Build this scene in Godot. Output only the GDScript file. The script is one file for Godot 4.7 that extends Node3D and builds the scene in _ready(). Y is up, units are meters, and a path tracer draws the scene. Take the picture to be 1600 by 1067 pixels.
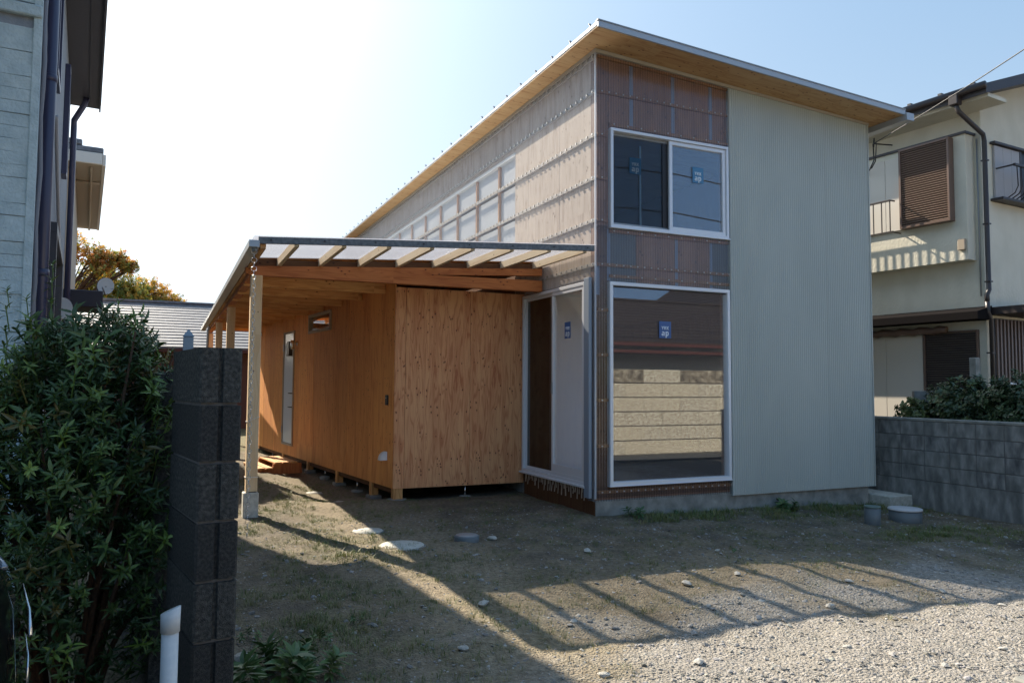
extends Node3D
# Timber and corrugated-sheet house on a gravel lot between two older houses, late-autumn sun from behind.

var F := Transform3D()          # maps the coordinates a shape is written in to those of the thing it belongs to
var R := RandomNumberGenerator.new()
var uvo := Vector2.ZERO         # texture offset for the next shape
var M := {}
var ground_noise := FastNoiseLite.new()
var patch_noise := FastNoiseLite.new()

# ------------------------------------------------------------------ shape helpers
func mb(smooth := false) -> SurfaceTool:
	var s := SurfaceTool.new()
	s.begin(Mesh.PRIMITIVE_TRIANGLES)
	s.set_smooth_group(0 if smooth else -1)
	return s

func vx(s: SurfaceTool, p: Vector3, uv: Vector2) -> void:
	s.set_uv(uv)
	s.add_vertex(F * p)

func uvof(p: Vector3, n: Vector3, g: int) -> Vector2:
	var a := n.abs().max_axis_index()
	var o := [0, 1, 2]
	o.erase(a)
	var v: int = g if g != a else (1 if a != 1 else 2)
	o.erase(v)
	return Vector2(p[o[0]], -p[v]) + uvo

func face(s: SurfaceTool, pts: Array, c: Vector3, g := 1) -> void:
	var n: Vector3 = (pts[1] - pts[0]).cross(pts[2] - pts[0])
	var mid := Vector3.ZERO
	for p in pts:
		mid += p
	mid /= pts.size()
	if n.dot(mid - c) < 0.0:
		pts = pts.duplicate()
		pts.reverse()
		n = -n
	for i in range(1, pts.size() - 1):
		for p in [pts[0], pts[i + 1], pts[i]]:
			vx(s, p, uvof(p, n, g))

func box(s: SurfaceTool, lo: Vector3, hi: Vector3, g := 1, ch := 0.0) -> void:
	var c := (lo + hi) / 2.0
	var h := (hi - lo).abs() / 2.0
	if ch <= 0.0:
		for a in 3:
			var b := (a + 1) % 3
			var d := (a + 2) % 3
			for k in [-1.0, 1.0]:
				var pts := []
				for q in [[-1.0, -1.0], [1.0, -1.0], [1.0, 1.0], [-1.0, 1.0]]:
					var p := c
					p[a] += k * h[a]
					p[b] += q[0] * h[b]
					p[d] += q[1] * h[d]
					pts.append(p)
				face(s, pts, c, g)
		return
	var r: float = minf(ch, minf(h.x, minf(h.y, h.z)) * 0.9)
	var v := func(sx: float, sy: float, sz: float, a: int) -> Vector3:
		var q := Vector3(h.x - r, h.y - r, h.z - r)
		q[a] = h[a]
		return c + Vector3(q.x * sx, q.y * sy, q.z * sz)
	for a in 3:
		var b := (a + 1) % 3
		var d := (a + 2) % 3
		for k in [-1.0, 1.0]:
			var pts := []
			for q in [[-1.0, -1.0], [1.0, -1.0], [1.0, 1.0], [-1.0, 1.0]]:
				var t := Vector3.ZERO
				t[a] = k
				t[b] = q[0]
				t[d] = q[1]
				pts.append(v.call(t.x, t.y, t.z, a))
			face(s, pts, c, g)
		for k in [-1.0, 1.0]:
			for m in [-1.0, 1.0]:
				var t0 := Vector3.ZERO
				t0[b] = k
				t0[d] = m
				var t1 := t0
				t0[a] = -1.0
				t1[a] = 1.0
				face(s, [v.call(t0.x, t0.y, t0.z, b), v.call(t1.x, t1.y, t1.z, b), v.call(t1.x, t1.y, t1.z, d), v.call(t0.x, t0.y, t0.z, d)], c, g)
	for sx in [-1.0, 1.0]:
		for sy in [-1.0, 1.0]:
			for sz in [-1.0, 1.0]:
				face(s, [v.call(sx, sy, sz, 0), v.call(sx, sy, sz, 1), v.call(sx, sy, sz, 2)], c, g)

func B(x0: float, x1: float, y0: float, y1: float, z0: float, z1: float, s: SurfaceTool, g := 1, ch := 0.0) -> void:
	box(s, Vector3(x0, y0, z0), Vector3(x1, y1, z1), g, ch)

# eight corners: four of one end then four of the other, both going round the same way
func hexa(s: SurfaceTool, p: Array, g := 1) -> void:
	var c := Vector3.ZERO
	for q in p:
		c += q / 8.0
	face(s, [p[0], p[1], p[2], p[3]], c, g)
	face(s, [p[4], p[5], p[6], p[7]], c, g)
	for i in 4:
		var j := (i + 1) % 4
		face(s, [p[i], p[j], p[j + 4], p[i + 4]], c, g)

func bar(s: SurfaceTool, a: Vector3, b: Vector3, w: float, h: float, up := Vector3.UP, ch := 0.0) -> void:
	var y := (b - a).normalized()
	var x := y.cross(up).normalized()
	var z := x.cross(y)
	var old := F
	F = F * Transform3D(Basis(x, y, z), a)
	box(s, Vector3(-w / 2, 0, -h / 2), Vector3(w / 2, a.distance_to(b), h / 2), 1, ch)
	F = old

func tube(s: SurfaceTool, pts: Array, r, n := 8, cap := true) -> void:
	var rings := []
	var side := Vector3.ZERO
	for i in pts.size():
		var d: Vector3 = (pts[mini(i + 1, pts.size() - 1)] - pts[maxi(i - 1, 0)]).normalized()
		if side == Vector3.ZERO:
			side = d.cross(Vector3.UP if absf(d.y) < 0.9 else Vector3.RIGHT).normalized()
		side = (side - d * side.dot(d)).normalized()
		var other := d.cross(side)
		var rr: float = r[i] if r is Array else r
		var ring := []
		for k in n:
			var a := TAU * k / n
			ring.append(pts[i] + (side * cos(a) + other * sin(a)) * rr)
		rings.append(ring)
	var along := 0.0
	for i in pts.size() - 1:
		var step: float = pts[i].distance_to(pts[i + 1])
		for k in n:
			var k2 := (k + 1) % n
			var u0 := Vector2(0.3 * k / n, along) + uvo
			var u1 := Vector2(0.3 * (k + 1) / n, along) + uvo
			var up := Vector2(0, step)
			for q in [[rings[i][k], u0], [rings[i + 1][k2], u1 + up], [rings[i][k2], u1], [rings[i][k], u0], [rings[i + 1][k], u0 + up], [rings[i + 1][k2], u1 + up]]:
				vx(s, q[0], q[1])
		along += step
	if cap:
		for e in [0, pts.size() - 1]:
			var inner: Vector3 = pts[1] if e == 0 else pts[e - 1]
			face(s, rings[e], inner)

func disc(s: SurfaceTool, c: Vector3, r: float, h: float, n := 24, bevel := 0.0) -> void:
	if bevel > 0.0:
		tube(s, [c, c + Vector3(0, h - bevel, 0)], r, n)
		tube(s, [c + Vector3(0, h - bevel, 0), c + Vector3(0, h, 0)], [r, r - bevel], n)
	else:
		tube(s, [c, c + Vector3(0, h, 0)], r, n)

# polygon (u, v) pulled along the third axis; a = that axis; x: (z,y)  y: (x,z)  z: (x,y)
func extrude(s: SurfaceTool, poly: PackedVector2Array, a: int, d0: float, d1: float, g := 1) -> void:
	var put := func(p: Vector2, d: float) -> Vector3:
		return Vector3(d, p.y, p.x) if a == 0 else (Vector3(p.x, d, p.y) if a == 1 else Vector3(p.x, p.y, d))
	var idx := Geometry2D.triangulate_polygon(poly)
	var mid := Vector3.ZERO
	for p in poly:
		mid += put.call(p, (d0 + d1) / 2.0) / poly.size()
	for i in range(0, idx.size(), 3):
		for d in [d0, d1]:
			var far: Vector3 = put.call((poly[idx[i]] + poly[idx[i + 1]] + poly[idx[i + 2]]) / 3.0, d0 + d1 - d)
			face(s, [put.call(poly[idx[i]], d), put.call(poly[idx[i + 1]], d), put.call(poly[idx[i + 2]], d)], far, g)
	var cw := Geometry2D.is_polygon_clockwise(poly)
	for i in poly.size():
		var p := poly[i]
		var q := poly[(i + 1) % poly.size()]
		var out := Vector2(q.y - p.y, p.x - q.x) * (-1.0 if cw else 1.0)
		var inside: Vector3 = put.call((p + q) / 2.0 - out.normalized() * 0.001, (d0 + d1) / 2.0)
		face(s, [put.call(p, d0), put.call(q, d0), put.call(q, d1), put.call(p, d1)], inside, g)

# box in a wall plane: a = axis of the wall's normal (2: u is x, 0: u is z)
func P2(s: SurfaceTool, a: int, u0: float, u1: float, v0: float, v1: float, d0: float, d1: float, g := 1, ch := 0.0) -> void:
	if a == 2:
		box(s, Vector3(u0, v0, d0), Vector3(u1, v1, d1), g, ch)
	else:
		box(s, Vector3(d0, v0, u0), Vector3(d1, v1, u1), g, ch)

func ring2(s: SurfaceTool, a: int, u0: float, u1: float, v0: float, v1: float, d0: float, d1: float, t: float, ch := 0.003) -> void:
	P2(s, a, u0, u1, v0, v0 + t, d0, d1, 1, ch)
	P2(s, a, u0, u1, v1 - t, v1, d0, d1, 1, ch)
	P2(s, a, u0, u0 + t, v0 + t, v1 - t, d0, d1, 1, ch)
	P2(s, a, u1 - t, u1, v0 + t, v1 - t, d0, d1, 1, ch)

# a wall slab with rectangular holes [u0,u1,v0,v1]
func holed(s: SurfaceTool, a: int, u0: float, u1: float, v0: float, v1: float, d0: float, d1: float, holes: Array, g := 1) -> void:
	var us := [u0, u1]
	for h in holes:
		for k in [h[0], h[1]]:
			if k > u0 + 0.001 and k < u1 - 0.001 and not us.has(k):
				us.append(k)
	us.sort()
	for i in us.size() - 1:
		var m: float = (us[i] + us[i + 1]) / 2.0
		var cuts := []
		for h in holes:
			if m > h[0] and m < h[1]:
				cuts.append(h)
		cuts.sort_custom(func(p, q): return p[2] < q[2])
		var y := v0
		for h in cuts:
			if h[2] > y + 0.001:
				P2(s, a, us[i], us[i + 1], y, minf(h[2], v1), d0, d1, g)
			y = maxf(y, h[3])
		if y < v1 - 0.001:
			P2(s, a, us[i], us[i + 1], y, v1, d0, d1, g)

# corrugated sheet standing in a wall plane; flank: a second surface for the steep flanks between crest and trough
func corr(s: SurfaceTool, a: int, u0: float, u1: float, d: float, amp: float, pitch: float, lo, hi, steps := 6, flank: SurfaceTool = null) -> void:
	var n := maxi(2, int(absf(u1 - u0) / pitch * steps))
	var prev := []
	for i in n + 1:
		var u: float = lerpf(u0, u1, float(i) / n)
		var w: float = d + amp * (0.5 + 0.5 * sin(TAU * u / pitch))
		var y0: float = lo.call(u) if lo is Callable else lo
		var y1: float = hi.call(u) if hi is Callable else hi
		var p := Vector3(u, y0, w) if a == 2 else Vector3(w, y0, u)
		var q := Vector3(u, y1, w) if a == 2 else Vector3(w, y1, u)
		if i > 0:
			var to := s
			if flank and cos(TAU * (u - (u - prev[2]) * 0.5) / pitch) > 0.45:
				to = flank
			var uv0 := Vector2(prev[2], 0)
			var uv1 := Vector2(u, 0)
			for t in [[prev[0], uv0], [q, uv1 + Vector2(0, 1)], [p, uv1], [prev[0], uv0], [prev[1], uv0 + Vector2(0, 1)], [q, uv1 + Vector2(0, 1)]]:
				vx(to, t[0], t[1])
		prev = [p, q, u]

func sheet(called: String, s: SurfaceTool, m: Material, flank: SurfaceTool, fm: Material, parent: Node) -> void:
	s.generate_normals()
	s.set_material(m)
	var mesh := s.commit()
	flank.generate_normals()
	flank.set_material(fm)
	flank.commit(mesh)
	put(called, mesh, parent)

# ------------------------------------------------------------------ nodes
func obj(called: String, s: SurfaceTool, m: Material, parent: Node = self, label := "") -> MeshInstance3D:
	s.generate_normals()
	s.set_material(m)
	return put(called, s.commit(), parent, label)

func put(called: String, mesh: Mesh, parent: Node = self, label := "") -> MeshInstance3D:
	var o := MeshInstance3D.new()
	o.name = called
	o.mesh = mesh
	parent.add_child(o, true)
	if label:
		o.set_meta("label", label)
	return o

func tag(o: Node, label: String, category := "", group := "", kind := "") -> Node:
	o.set_meta("label", label)
	if category:
		o.set_meta("category", category)
	if group:
		o.set_meta("group", group)
	if kind:
		o.set_meta("kind", kind)
	return o

func thing(called: String, label: String, category: String, at := Vector3.ZERO, turn := 0.0, group := "") -> Node3D:
	var o := Node3D.new()
	o.name = called
	add_child(o, true)
	o.position = at
	o.rotation.y = turn
	tag(o, label, category, group)
	return o

func in_world(o: Node3D) -> void:
	F = o.transform.affine_inverse()

func local() -> void:
	F = Transform3D()

func stuff(o: Node) -> Node:
	o.set_meta("kind", "stuff")
	return o

func multi(called: String, mesh: Mesh, where: Array, colors: Array, parent: Node = self) -> MultiMeshInstance3D:
	var mm := MultiMesh.new()
	mm.transform_format = MultiMesh.TRANSFORM_3D
	mm.use_colors = colors.size() > 0
	mm.mesh = mesh
	mm.instance_count = where.size()
	for i in where.size():
		mm.set_instance_transform(i, where[i])
		if colors.size() > 0:
			mm.set_instance_color(i, colors[i])
	var o := MultiMeshInstance3D.new()
	o.name = called
	o.multimesh = mm
	parent.add_child(o, true)
	o.set_meta("kind", "stuff")
	return o

# ------------------------------------------------------------------ materials
func lin(r: float, g: float, b: float) -> Color:
	return Color(r, g, b).linear_to_srgb()

func mat(c: Color, rough := 0.8, metal := 0.0) -> StandardMaterial3D:
	var m := StandardMaterial3D.new()
	m.albedo_color = c
	m.roughness = rough
	m.metallic = metal
	return m

func noise_tex(c0: Color, c1: Color, freq: float, seed_: int, oct := 4, size := 512, mid := 0.5) -> NoiseTexture2D:
	var n := FastNoiseLite.new()
	n.seed = seed_
	n.noise_type = FastNoiseLite.TYPE_SIMPLEX_SMOOTH
	n.frequency = freq
	n.fractal_octaves = oct
	var t := NoiseTexture2D.new()
	t.width = size
	t.height = size
	t.seamless = true
	t.noise = n
	var g := Gradient.new()
	g.offsets = PackedFloat32Array([0.0, mid, 1.0])
	g.colors = PackedColorArray([c0, c0.lerp(c1, 0.5), c1])
	t.color_ramp = g
	return t

# mottled surface in metres; per = metres per texture repeat
func rough_mat(c0: Color, c1: Color, per: float, freq: float, rough: float, bump_cm := 0.0, seed_ := 1, bump_freq := 0.05, streak := 1.0) -> StandardMaterial3D:
	var m := mat(Color.WHITE, rough)
	m.albedo_texture = noise_tex(c0, c1, freq, seed_)
	m.uv1_triplanar = true
	m.uv1_world_triplanar = true
	m.uv1_scale = Vector3(1.0, 1.0 / streak, 1.0) / per
	if bump_cm > 0.0:
		m.heightmap_enabled = true
		m.heightmap_texture = noise_tex(Color.BLACK, Color.WHITE, bump_freq, seed_ + 7, 3)
		m.heightmap_scale = bump_cm
	return m

func wood_tex(w: int, h: int, wm: float, hm: float, seed_: int, light: Color, dark: Color, knot: Color, rings: float, streak: float, knots: Array) -> ImageTexture:
	var a := FastNoiseLite.new()
	a.seed = seed_
	a.frequency = 1.0
	a.fractal_octaves = 2
	var im := Image.create(w, h, false, Image.FORMAT_RGB8)
	for j in h:
		var y := hm * j / h
		for i in w:
			var x := wm * i / w
			var warp := a.get_noise_2d(x * 9.0, y * 1.1) * 0.05 + a.get_noise_2d(x * 30.0, y * 6.0) * 0.005
			var r := (a.get_noise_2d((x + warp) * 7.0 + 40.0, y * 0.30) + 1.0) * rings
			var f := absf(fposmod(r, 1.0) - 0.5) * 2.0
			var line := smoothstep(0.45, 1.0, f)
			var fine := a.get_noise_2d(x * 160.0, y * 3.0 + 90.0) * 0.5 + 0.5
			var broad := a.get_noise_2d(x * 7.0 + 200.0, y * 0.5) * 0.5 + 0.5
			im.set_pixel(i, j, light.lerp(dark, clampf(line * 0.5 + (fine - 0.5) * streak + (broad - 0.5) * 0.7 + 0.12, 0.0, 1.0)))
	for k in knots:
		var cx: float = k[0] / wm * w
		var cy: float = k[1] / hm * h
		var rx: float = k[2] / wm * w
		var ry: float = k[2] * 1.35 / hm * h
		for j in range(maxi(0, int(cy - ry * 4)), mini(h, int(cy + ry * 4) + 1)):
			for i in range(maxi(0, int(cx - rx * 2.4)), mini(w, int(cx + rx * 2.4) + 1)):
				var d := Vector2((i - cx) / rx, (j - cy) / ry)
				var l := d.length()
				var halo := Vector2(d.x / 1.5, d.y / 3.0).length()
				var c := im.get_pixel(i, j)
				if halo < 1.0:
					c = c.lerp(dark, 0.55 * (1.0 - halo))
				if l < 1.0:
					c = c.lerp(knot, clampf((1.0 - l) * 2.5, 0.0, 0.92))
				im.set_pixel(i, j, c)
	return ImageTexture.create_from_image(im)

func wood_mat(t: Texture2D, wm: float, hm: float, rough := 0.65, tint := Color.WHITE) -> StandardMaterial3D:
	var m := mat(tint, rough)
	m.albedo_texture = t
	m.uv1_scale = Vector3(1.0 / wm, 1.0 / hm, 1)
	return m

func pane(alpha: float, rough := 0.03, c := Color.WHITE) -> StandardMaterial3D:
	var m := mat(Color(c.r, c.g, c.b, alpha), rough)
	m.transparency = BaseMaterial3D.TRANSPARENCY_ALPHA
	return m

func leaf_mat(back: Color, rough := 0.45) -> StandardMaterial3D:
	var m := mat(Color.WHITE, rough)
	m.vertex_color_use_as_albedo = true
	m.backlight_enabled = true
	m.backlight = back
	return m

func make_materials() -> void:
	var kn := []
	for row in [0.10, 0.42, 0.60, 0.98, 1.10, 1.42, 1.66, 1.95, 2.28, 2.42, 2.62]:
		for i in 12:
			if R.randf() < 0.8:
				kn.append([R.randf_range(0.03, 0.88), row + R.randf_range(-0.06, 0.06), R.randf_range(0.0045, 0.0095)])
	var t := wood_tex(448, 1152, 0.91, 2.73, 3, Color(0.90, 0.73, 0.56), Color(0.72, 0.46, 0.31), Color(0.26, 0.13, 0.08), 3.6, 0.6, kn)
	M.ply = wood_mat(t, 0.91, 2.73, 0.65, Color(1.0, 0.915, 0.845))
	kn = []
	for row in [0.35, 0.7, 1.25, 1.5, 1.95, 2.2]:
		for i in 10:
			kn.append([R.randf_range(0.03, 0.88), row + R.randf_range(-0.08, 0.08), R.randf_range(0.004, 0.009)])
	t = wood_tex(384, 896, 0.91, 2.73, 11, Color(0.94, 0.66, 0.37), Color(0.80, 0.49, 0.25), Color(0.40, 0.20, 0.10), 2.4, 0.75, kn)
	M.ply_side = wood_mat(t, 0.91, 2.73, 0.65, Color(0.98, 0.98, 0.98))
	M.ply_side_b = wood_mat(t, 0.91, 2.73, 0.65, Color(0.90, 0.88, 0.86))
	M.ply_side_c = wood_mat(t, 0.91, 2.73, 0.65, Color(0.94, 0.92, 0.90))
	kn = []
	for i in 44:
		kn.append([R.randf_range(0.03, 0.88), R.randf_range(0.05, 2.6), R.randf_range(0.006, 0.013)])
	t = wood_tex(320, 832, 0.91, 2.73, 15, Color(0.80, 0.73, 0.66), Color(0.65, 0.56, 0.48), Color(0.36, 0.27, 0.21), 2.0, 0.9, kn)
	M.ply_wall = wood_mat(t, 0.91, 2.73)
	M.ply_red = wood_mat(t, 0.91, 2.73, 0.6, Color(0.69, 0.54, 0.42))
	kn = []
	for i in 16:
		kn.append([R.randf_range(0.01, 0.29), R.randf_range(0.05, 1.9), R.randf_range(0.005, 0.01)])
	t = wood_tex(160, 640, 0.3, 2.0, 21, Color(0.86, 0.66, 0.42), Color(0.70, 0.46, 0.25), Color(0.36, 0.19, 0.1), 2.5, 0.7, kn)
	M.timber = wood_mat(t, 0.3, 2.0)
	M.timber_red = wood_mat(t, 0.3, 2.0, 0.65, Color(0.88, 0.72, 0.64))
	M.timber_post = wood_mat(wood_tex(160, 640, 0.3, 2.0, 27, Color(0.93, 0.82, 0.66), Color(0.84, 0.69, 0.51), Color(0.36, 0.19, 0.1), 1.2, 0.4, [[0.05, 0.4, 0.008], [0.12, 1.1, 0.008], [0.2, 1.6, 0.007], [0.08, 1.75, 0.006]]), 0.3, 2.0)
	M.timber_white = wood_mat(M.timber_post.albedo_texture, 0.3, 2.0, 0.65, Color(0.90, 0.94, 1.0))
	M.timber_pale = wood_mat(t, 0.3, 2.0, 0.7, Color(0.90, 0.88, 0.88))
	M.timber_dull = wood_mat(t, 0.3, 2.0, 0.7, Color(0.66, 0.62, 0.62))
	M.timber_grey = rough_mat(Color(0.34, 0.36, 0.38), Color(0.52, 0.53, 0.54), 0.5, 0.02, 0.85, 0.0, 61)
	M.timber_dark = wood_mat(t, 0.3, 2.0, 0.8, Color(0.45, 0.40, 0.38))
	kn = []
	for i in 60:
		kn.append([R.randf_range(0.03, 0.88), R.randf_range(0.05, 1.75), R.randf_range(0.004, 0.011)])
	t = wood_tex(384, 640, 0.91, 1.82, 31, Color(0.89, 0.73, 0.50), Color(0.76, 0.55, 0.33), Color(0.42, 0.24, 0.12), 2.0, 0.6, kn)
	M.soffit = wood_mat(t, 0.91, 1.82, 0.6, Color(0.90, 0.90, 0.94))

	M.concrete = rough_mat(Color(0.46, 0.46, 0.44), Color(0.66, 0.65, 0.62), 1.3, 0.012, 0.9, 0.15, 4)
	M.concrete_pale = rough_mat(Color(0.66, 0.65, 0.61), Color(0.80, 0.79, 0.75), 0.7, 0.02, 0.9, 0.1, 5)
	M.block = rough_mat(Color(0.32, 0.32, 0.32), Color(0.66, 0.65, 0.63), 0.8, 0.012, 0.95, 0.25, 6, 0.05, 2.5)
	M.block_b = rough_mat(Color(0.38, 0.38, 0.37), Color(0.65, 0.64, 0.62), 1.0, 0.012, 0.95, 0.25, 16, 0.05, 2.5)
	M.mortar = rough_mat(Color(0.36, 0.35, 0.34), Color(0.46, 0.45, 0.44), 0.5, 0.02, 0.95, 0.1, 7)
	M.pier = rough_mat(Color(0.15, 0.145, 0.14), Color(0.42, 0.41, 0.38), 0.30, 0.03, 0.95, 0.6, 8, 0.12)
	M.stone_wall = rough_mat(Color(0.52, 0.50, 0.44), Color(0.88, 0.86, 0.80), 1.2, 0.02, 0.95, 0.4, 9, 0.05, 0.7)
	M.stone_wall_b = rough_mat(Color(0.58, 0.55, 0.48), Color(0.87, 0.85, 0.78), 1.0, 0.02, 0.95, 0.4, 19, 0.05, 0.7)
	M.pier_b = rough_mat(Color(0.14, 0.135, 0.13), Color(0.34, 0.33, 0.31), 0.26, 0.035, 0.95, 0.6, 38, 0.14)
	M.stone_stained = rough_mat(Color(0.26, 0.24, 0.21), Color(0.72, 0.69, 0.62), 1.5, 0.012, 0.95, 0.4, 29, 0.05, 0.8)
	M.stucco = rough_mat(Color(0.82, 0.795, 0.72), Color(0.88, 0.855, 0.785), 2.3, 0.008, 0.9, 0.35, 10, 0.09, 1.6)
	M.stucco_grey = rough_mat(Color(0.50, 0.52, 0.55), Color(0.58, 0.60, 0.62), 0.8, 0.02, 0.9, 0.3, 12, 0.1)
	M.siding = rough_mat(Color(0.66, 0.72, 0.73), Color(0.79, 0.84, 0.84), 0.9, 0.01, 0.8, 0.5, 13, 0.06)
	M.asphalt = rough_mat(Color(0.20, 0.20, 0.20), Color(0.30, 0.30, 0.29), 1.0, 0.03, 0.95, 0.2, 14, 0.15)
	M.roof_brown = rough_mat(Color(0.11, 0.075, 0.06), Color(0.20, 0.14, 0.11), 1.4, 0.02, 0.7, 0.0, 15)
	M.roof_grey = rough_mat(Color(0.36, 0.36, 0.37), Color(0.52, 0.52, 0.53), 1.8, 0.015, 0.5, 0.0, 17)
	M.rust_brown = mat(Color(0.30, 0.15, 0.12), 0.6)
	M.beige = mat(Color(0.66, 0.60, 0.52), 0.7)
	M.cream = mat(Color(0.84, 0.81, 0.76), 0.8)
	M.panel_metal = rough_mat(lin(0.44, 0.47, 0.44), lin(0.51, 0.54, 0.505), 2.3, 0.006, 0.42, 0.0, 41, 0.05, 4.0)
	M.galv = mat(lin(0.50, 0.52, 0.54), 0.35, 0.55)
	M.steel_bright = mat(lin(0.75, 0.75, 0.74), 0.2, 0.9)
	M.matt_dark = mat(lin(0.016, 0.014, 0.014), 0.9)
	M.matt_dark.metallic_specular = 0.1
	M.washer = mat(lin(0.42, 0.40, 0.38), 0.4, 0.3)
	M.batten_pale = mat(lin(0.52, 0.47, 0.42), 0.7)
	M.trim = mat(lin(0.40, 0.36, 0.30), 0.6)
	M.fascia = mat(lin(0.42, 0.45, 0.48), 0.4, 0.25)
	M.alu = mat(lin(0.74, 0.76, 0.80), 0.38, 0.15)
	M.alu_dark = mat(lin(0.30, 0.31, 0.32), 0.4, 0.3)
	M.alu_blue = mat(lin(0.26, 0.31, 0.38), 0.45, 0.1)
	M.white = mat(lin(0.78, 0.78, 0.76), 0.5)
	M.white_wall = mat(lin(0.80, 0.83, 0.88), 0.85)
	M.pvc = rough_mat(Color(0.78, 0.79, 0.79), Color(0.88, 0.88, 0.87), 0.25, 0.02, 0.45, 0.0, 18)
	M.grey_pvc = mat(lin(0.13, 0.15, 0.16), 0.5)
	M.black = mat(lin(0.02, 0.02, 0.022), 0.45)
	M.dark_brown = mat(lin(0.045, 0.034, 0.032), 0.4)
	M.brown_metal = mat(lin(0.16, 0.10, 0.075), 0.4, 0.0)
	M.purple_pipe = mat(lin(0.055, 0.055, 0.10), 0.3)
	M.eave_dark = mat(lin(0.055, 0.05, 0.055), 0.5)
	M.felt = mat(lin(0.10, 0.098, 0.096), 0.7)
	M.tape = mat(lin(0.17, 0.20, 0.27), 0.55)
	M.film = mat(lin(0.30, 0.46, 0.60), 0.5)
	M.frost = mat(lin(0.60, 0.62, 0.65), 0.5)
	M.frost.backlight_enabled = true
	M.frost.backlight = Color(0.35, 0.37, 0.4)
	M.sticker = mat(lin(0.04, 0.11, 0.30), 0.4)
	M.sticker_cyan = mat(lin(0.07, 0.22, 0.38), 0.4)
	M.sticker_white = mat(lin(0.75, 0.80, 0.84), 0.5)
	M.clear = pane(0.03, 0.05, Color(0.80, 0.82, 0.92))
	M.clear_flank = pane(0.24, 0.1, Color(0.27, 0.19, 0.13))  # dark tint paints in the lines where steep flanks bend light away
	M.clear.metallic_specular = 0.42
	M.side_flank = pane(0.42, 0.15, Color(0.66, 0.67, 0.69))  # grey tint stands in for light bent at the side wall flanks
	M.clear_side = pane(0.22, 0.10, Color(0.88, 0.90, 0.93))
	M.clear_side.metallic_specular = 0.3
	M.clear_roof = pane(0.48, 0.08, Color(0.32, 0.33, 0.44))
	M.clear_roof.backlight_enabled = true
	M.clear_roof.backlight = Color(0.50, 0.51, 0.54)
	M.clear_roof.metallic_specular = 0.4
	M.glass = pane(0.01, 0.0)
	M.thin_glass = pane(0.03, 0.0)
	M.dim_pane = pane(0.55, 0.1, Color(0.05, 0.05, 0.055))  # tint paints in the dimness of the far sliding door panel
	M.screen_fine = pane(0.22, 0.2, Color(0.04, 0.04, 0.055))
	M.screen_fine.metallic_specular = 0.15
	M.door_glass = mat(lin(0.62, 0.66, 0.68), 0.3)
	M.paint_black = mat(lin(0.008, 0.008, 0.010), 0.3, 0.2)
	M.paint_black.clearcoat_enabled = true
	M.paint_black.clearcoat = 1.0
	M.paint_black.clearcoat_roughness = 0.03
	M.lamp_glass = pane(0.15, 0.05)
	M.bark = rough_mat(Color(0.24, 0.17, 0.12), Color(0.42, 0.30, 0.21), 0.2, 0.03, 0.9, 0.4, 22)
	M.leaf = leaf_mat(Color(0.3, 0.34, 0.16), 0.4)
	M.leaf_dry = leaf_mat(Color(0.95, 0.85, 0.6), 0.6)
	M.grass = leaf_mat(Color(0.4, 0.42, 0.2), 0.6)
	M.stone = rough_mat(Color(0.72, 0.72, 0.72), Color(1, 1, 1), 0.2, 0.03, 0.95, 0.2, 23)
	M.stone.vertex_color_use_as_albedo = true
	M.stone_big = rough_mat(Color(0.58, 0.57, 0.54), Color(0.82, 0.80, 0.76), 0.15, 0.03, 0.95, 0.3, 25)
	M.earth = rough_mat(Color(0.66, 0.65, 0.63), Color(1.0, 1.0, 1.0), 0.9, 0.03, 0.97, 1.6, 24, 0.08)
	M.earth.vertex_color_use_as_albedo = true

# ------------------------------------------------------------------ terrain
func gh(x: float, z: float) -> float:
	var y := 0.012 * clampf(-z, 0.0, 10.0)
	if x > 0.0:
		y -= 0.028 * minf(x, 5.0) * smoothstep(-1.5, 0.5, z)
	y -= 0.07 * clampf(z - 5.2, 0.0, 6.0)
	y -= 0.10 * smoothstep(1.6, 3.2, -z) * (1.0 - smoothstep(0.8, 1.6, absf(x + 1.5))) * (1.0 - smoothstep(9.0, 11.0, -z))
	var near := 1.0 - smoothstep(10.0, 16.0, Vector2(x, z).length())
	y += near * (ground_noise.get_noise_2d(x * 0.9, z * 0.9) * 0.04 + ground_noise.get_noise_2d(x * 4.0, z * 4.0) * 0.018 + ground_noise.get_noise_2d(x * 11.0, z * 11.0) * 0.008)
	return y

func gravelly(x: float, z: float) -> float:
	var n := patch_noise.get_noise_2d(x * 1.2, z * 1.2)
	return clampf(smoothstep(2.75, 3.85, z + 0.10 * x + n * 1.1) * smoothstep(-3.6, -2.2, x + n * 0.4), 0.0, 1.0)

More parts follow.
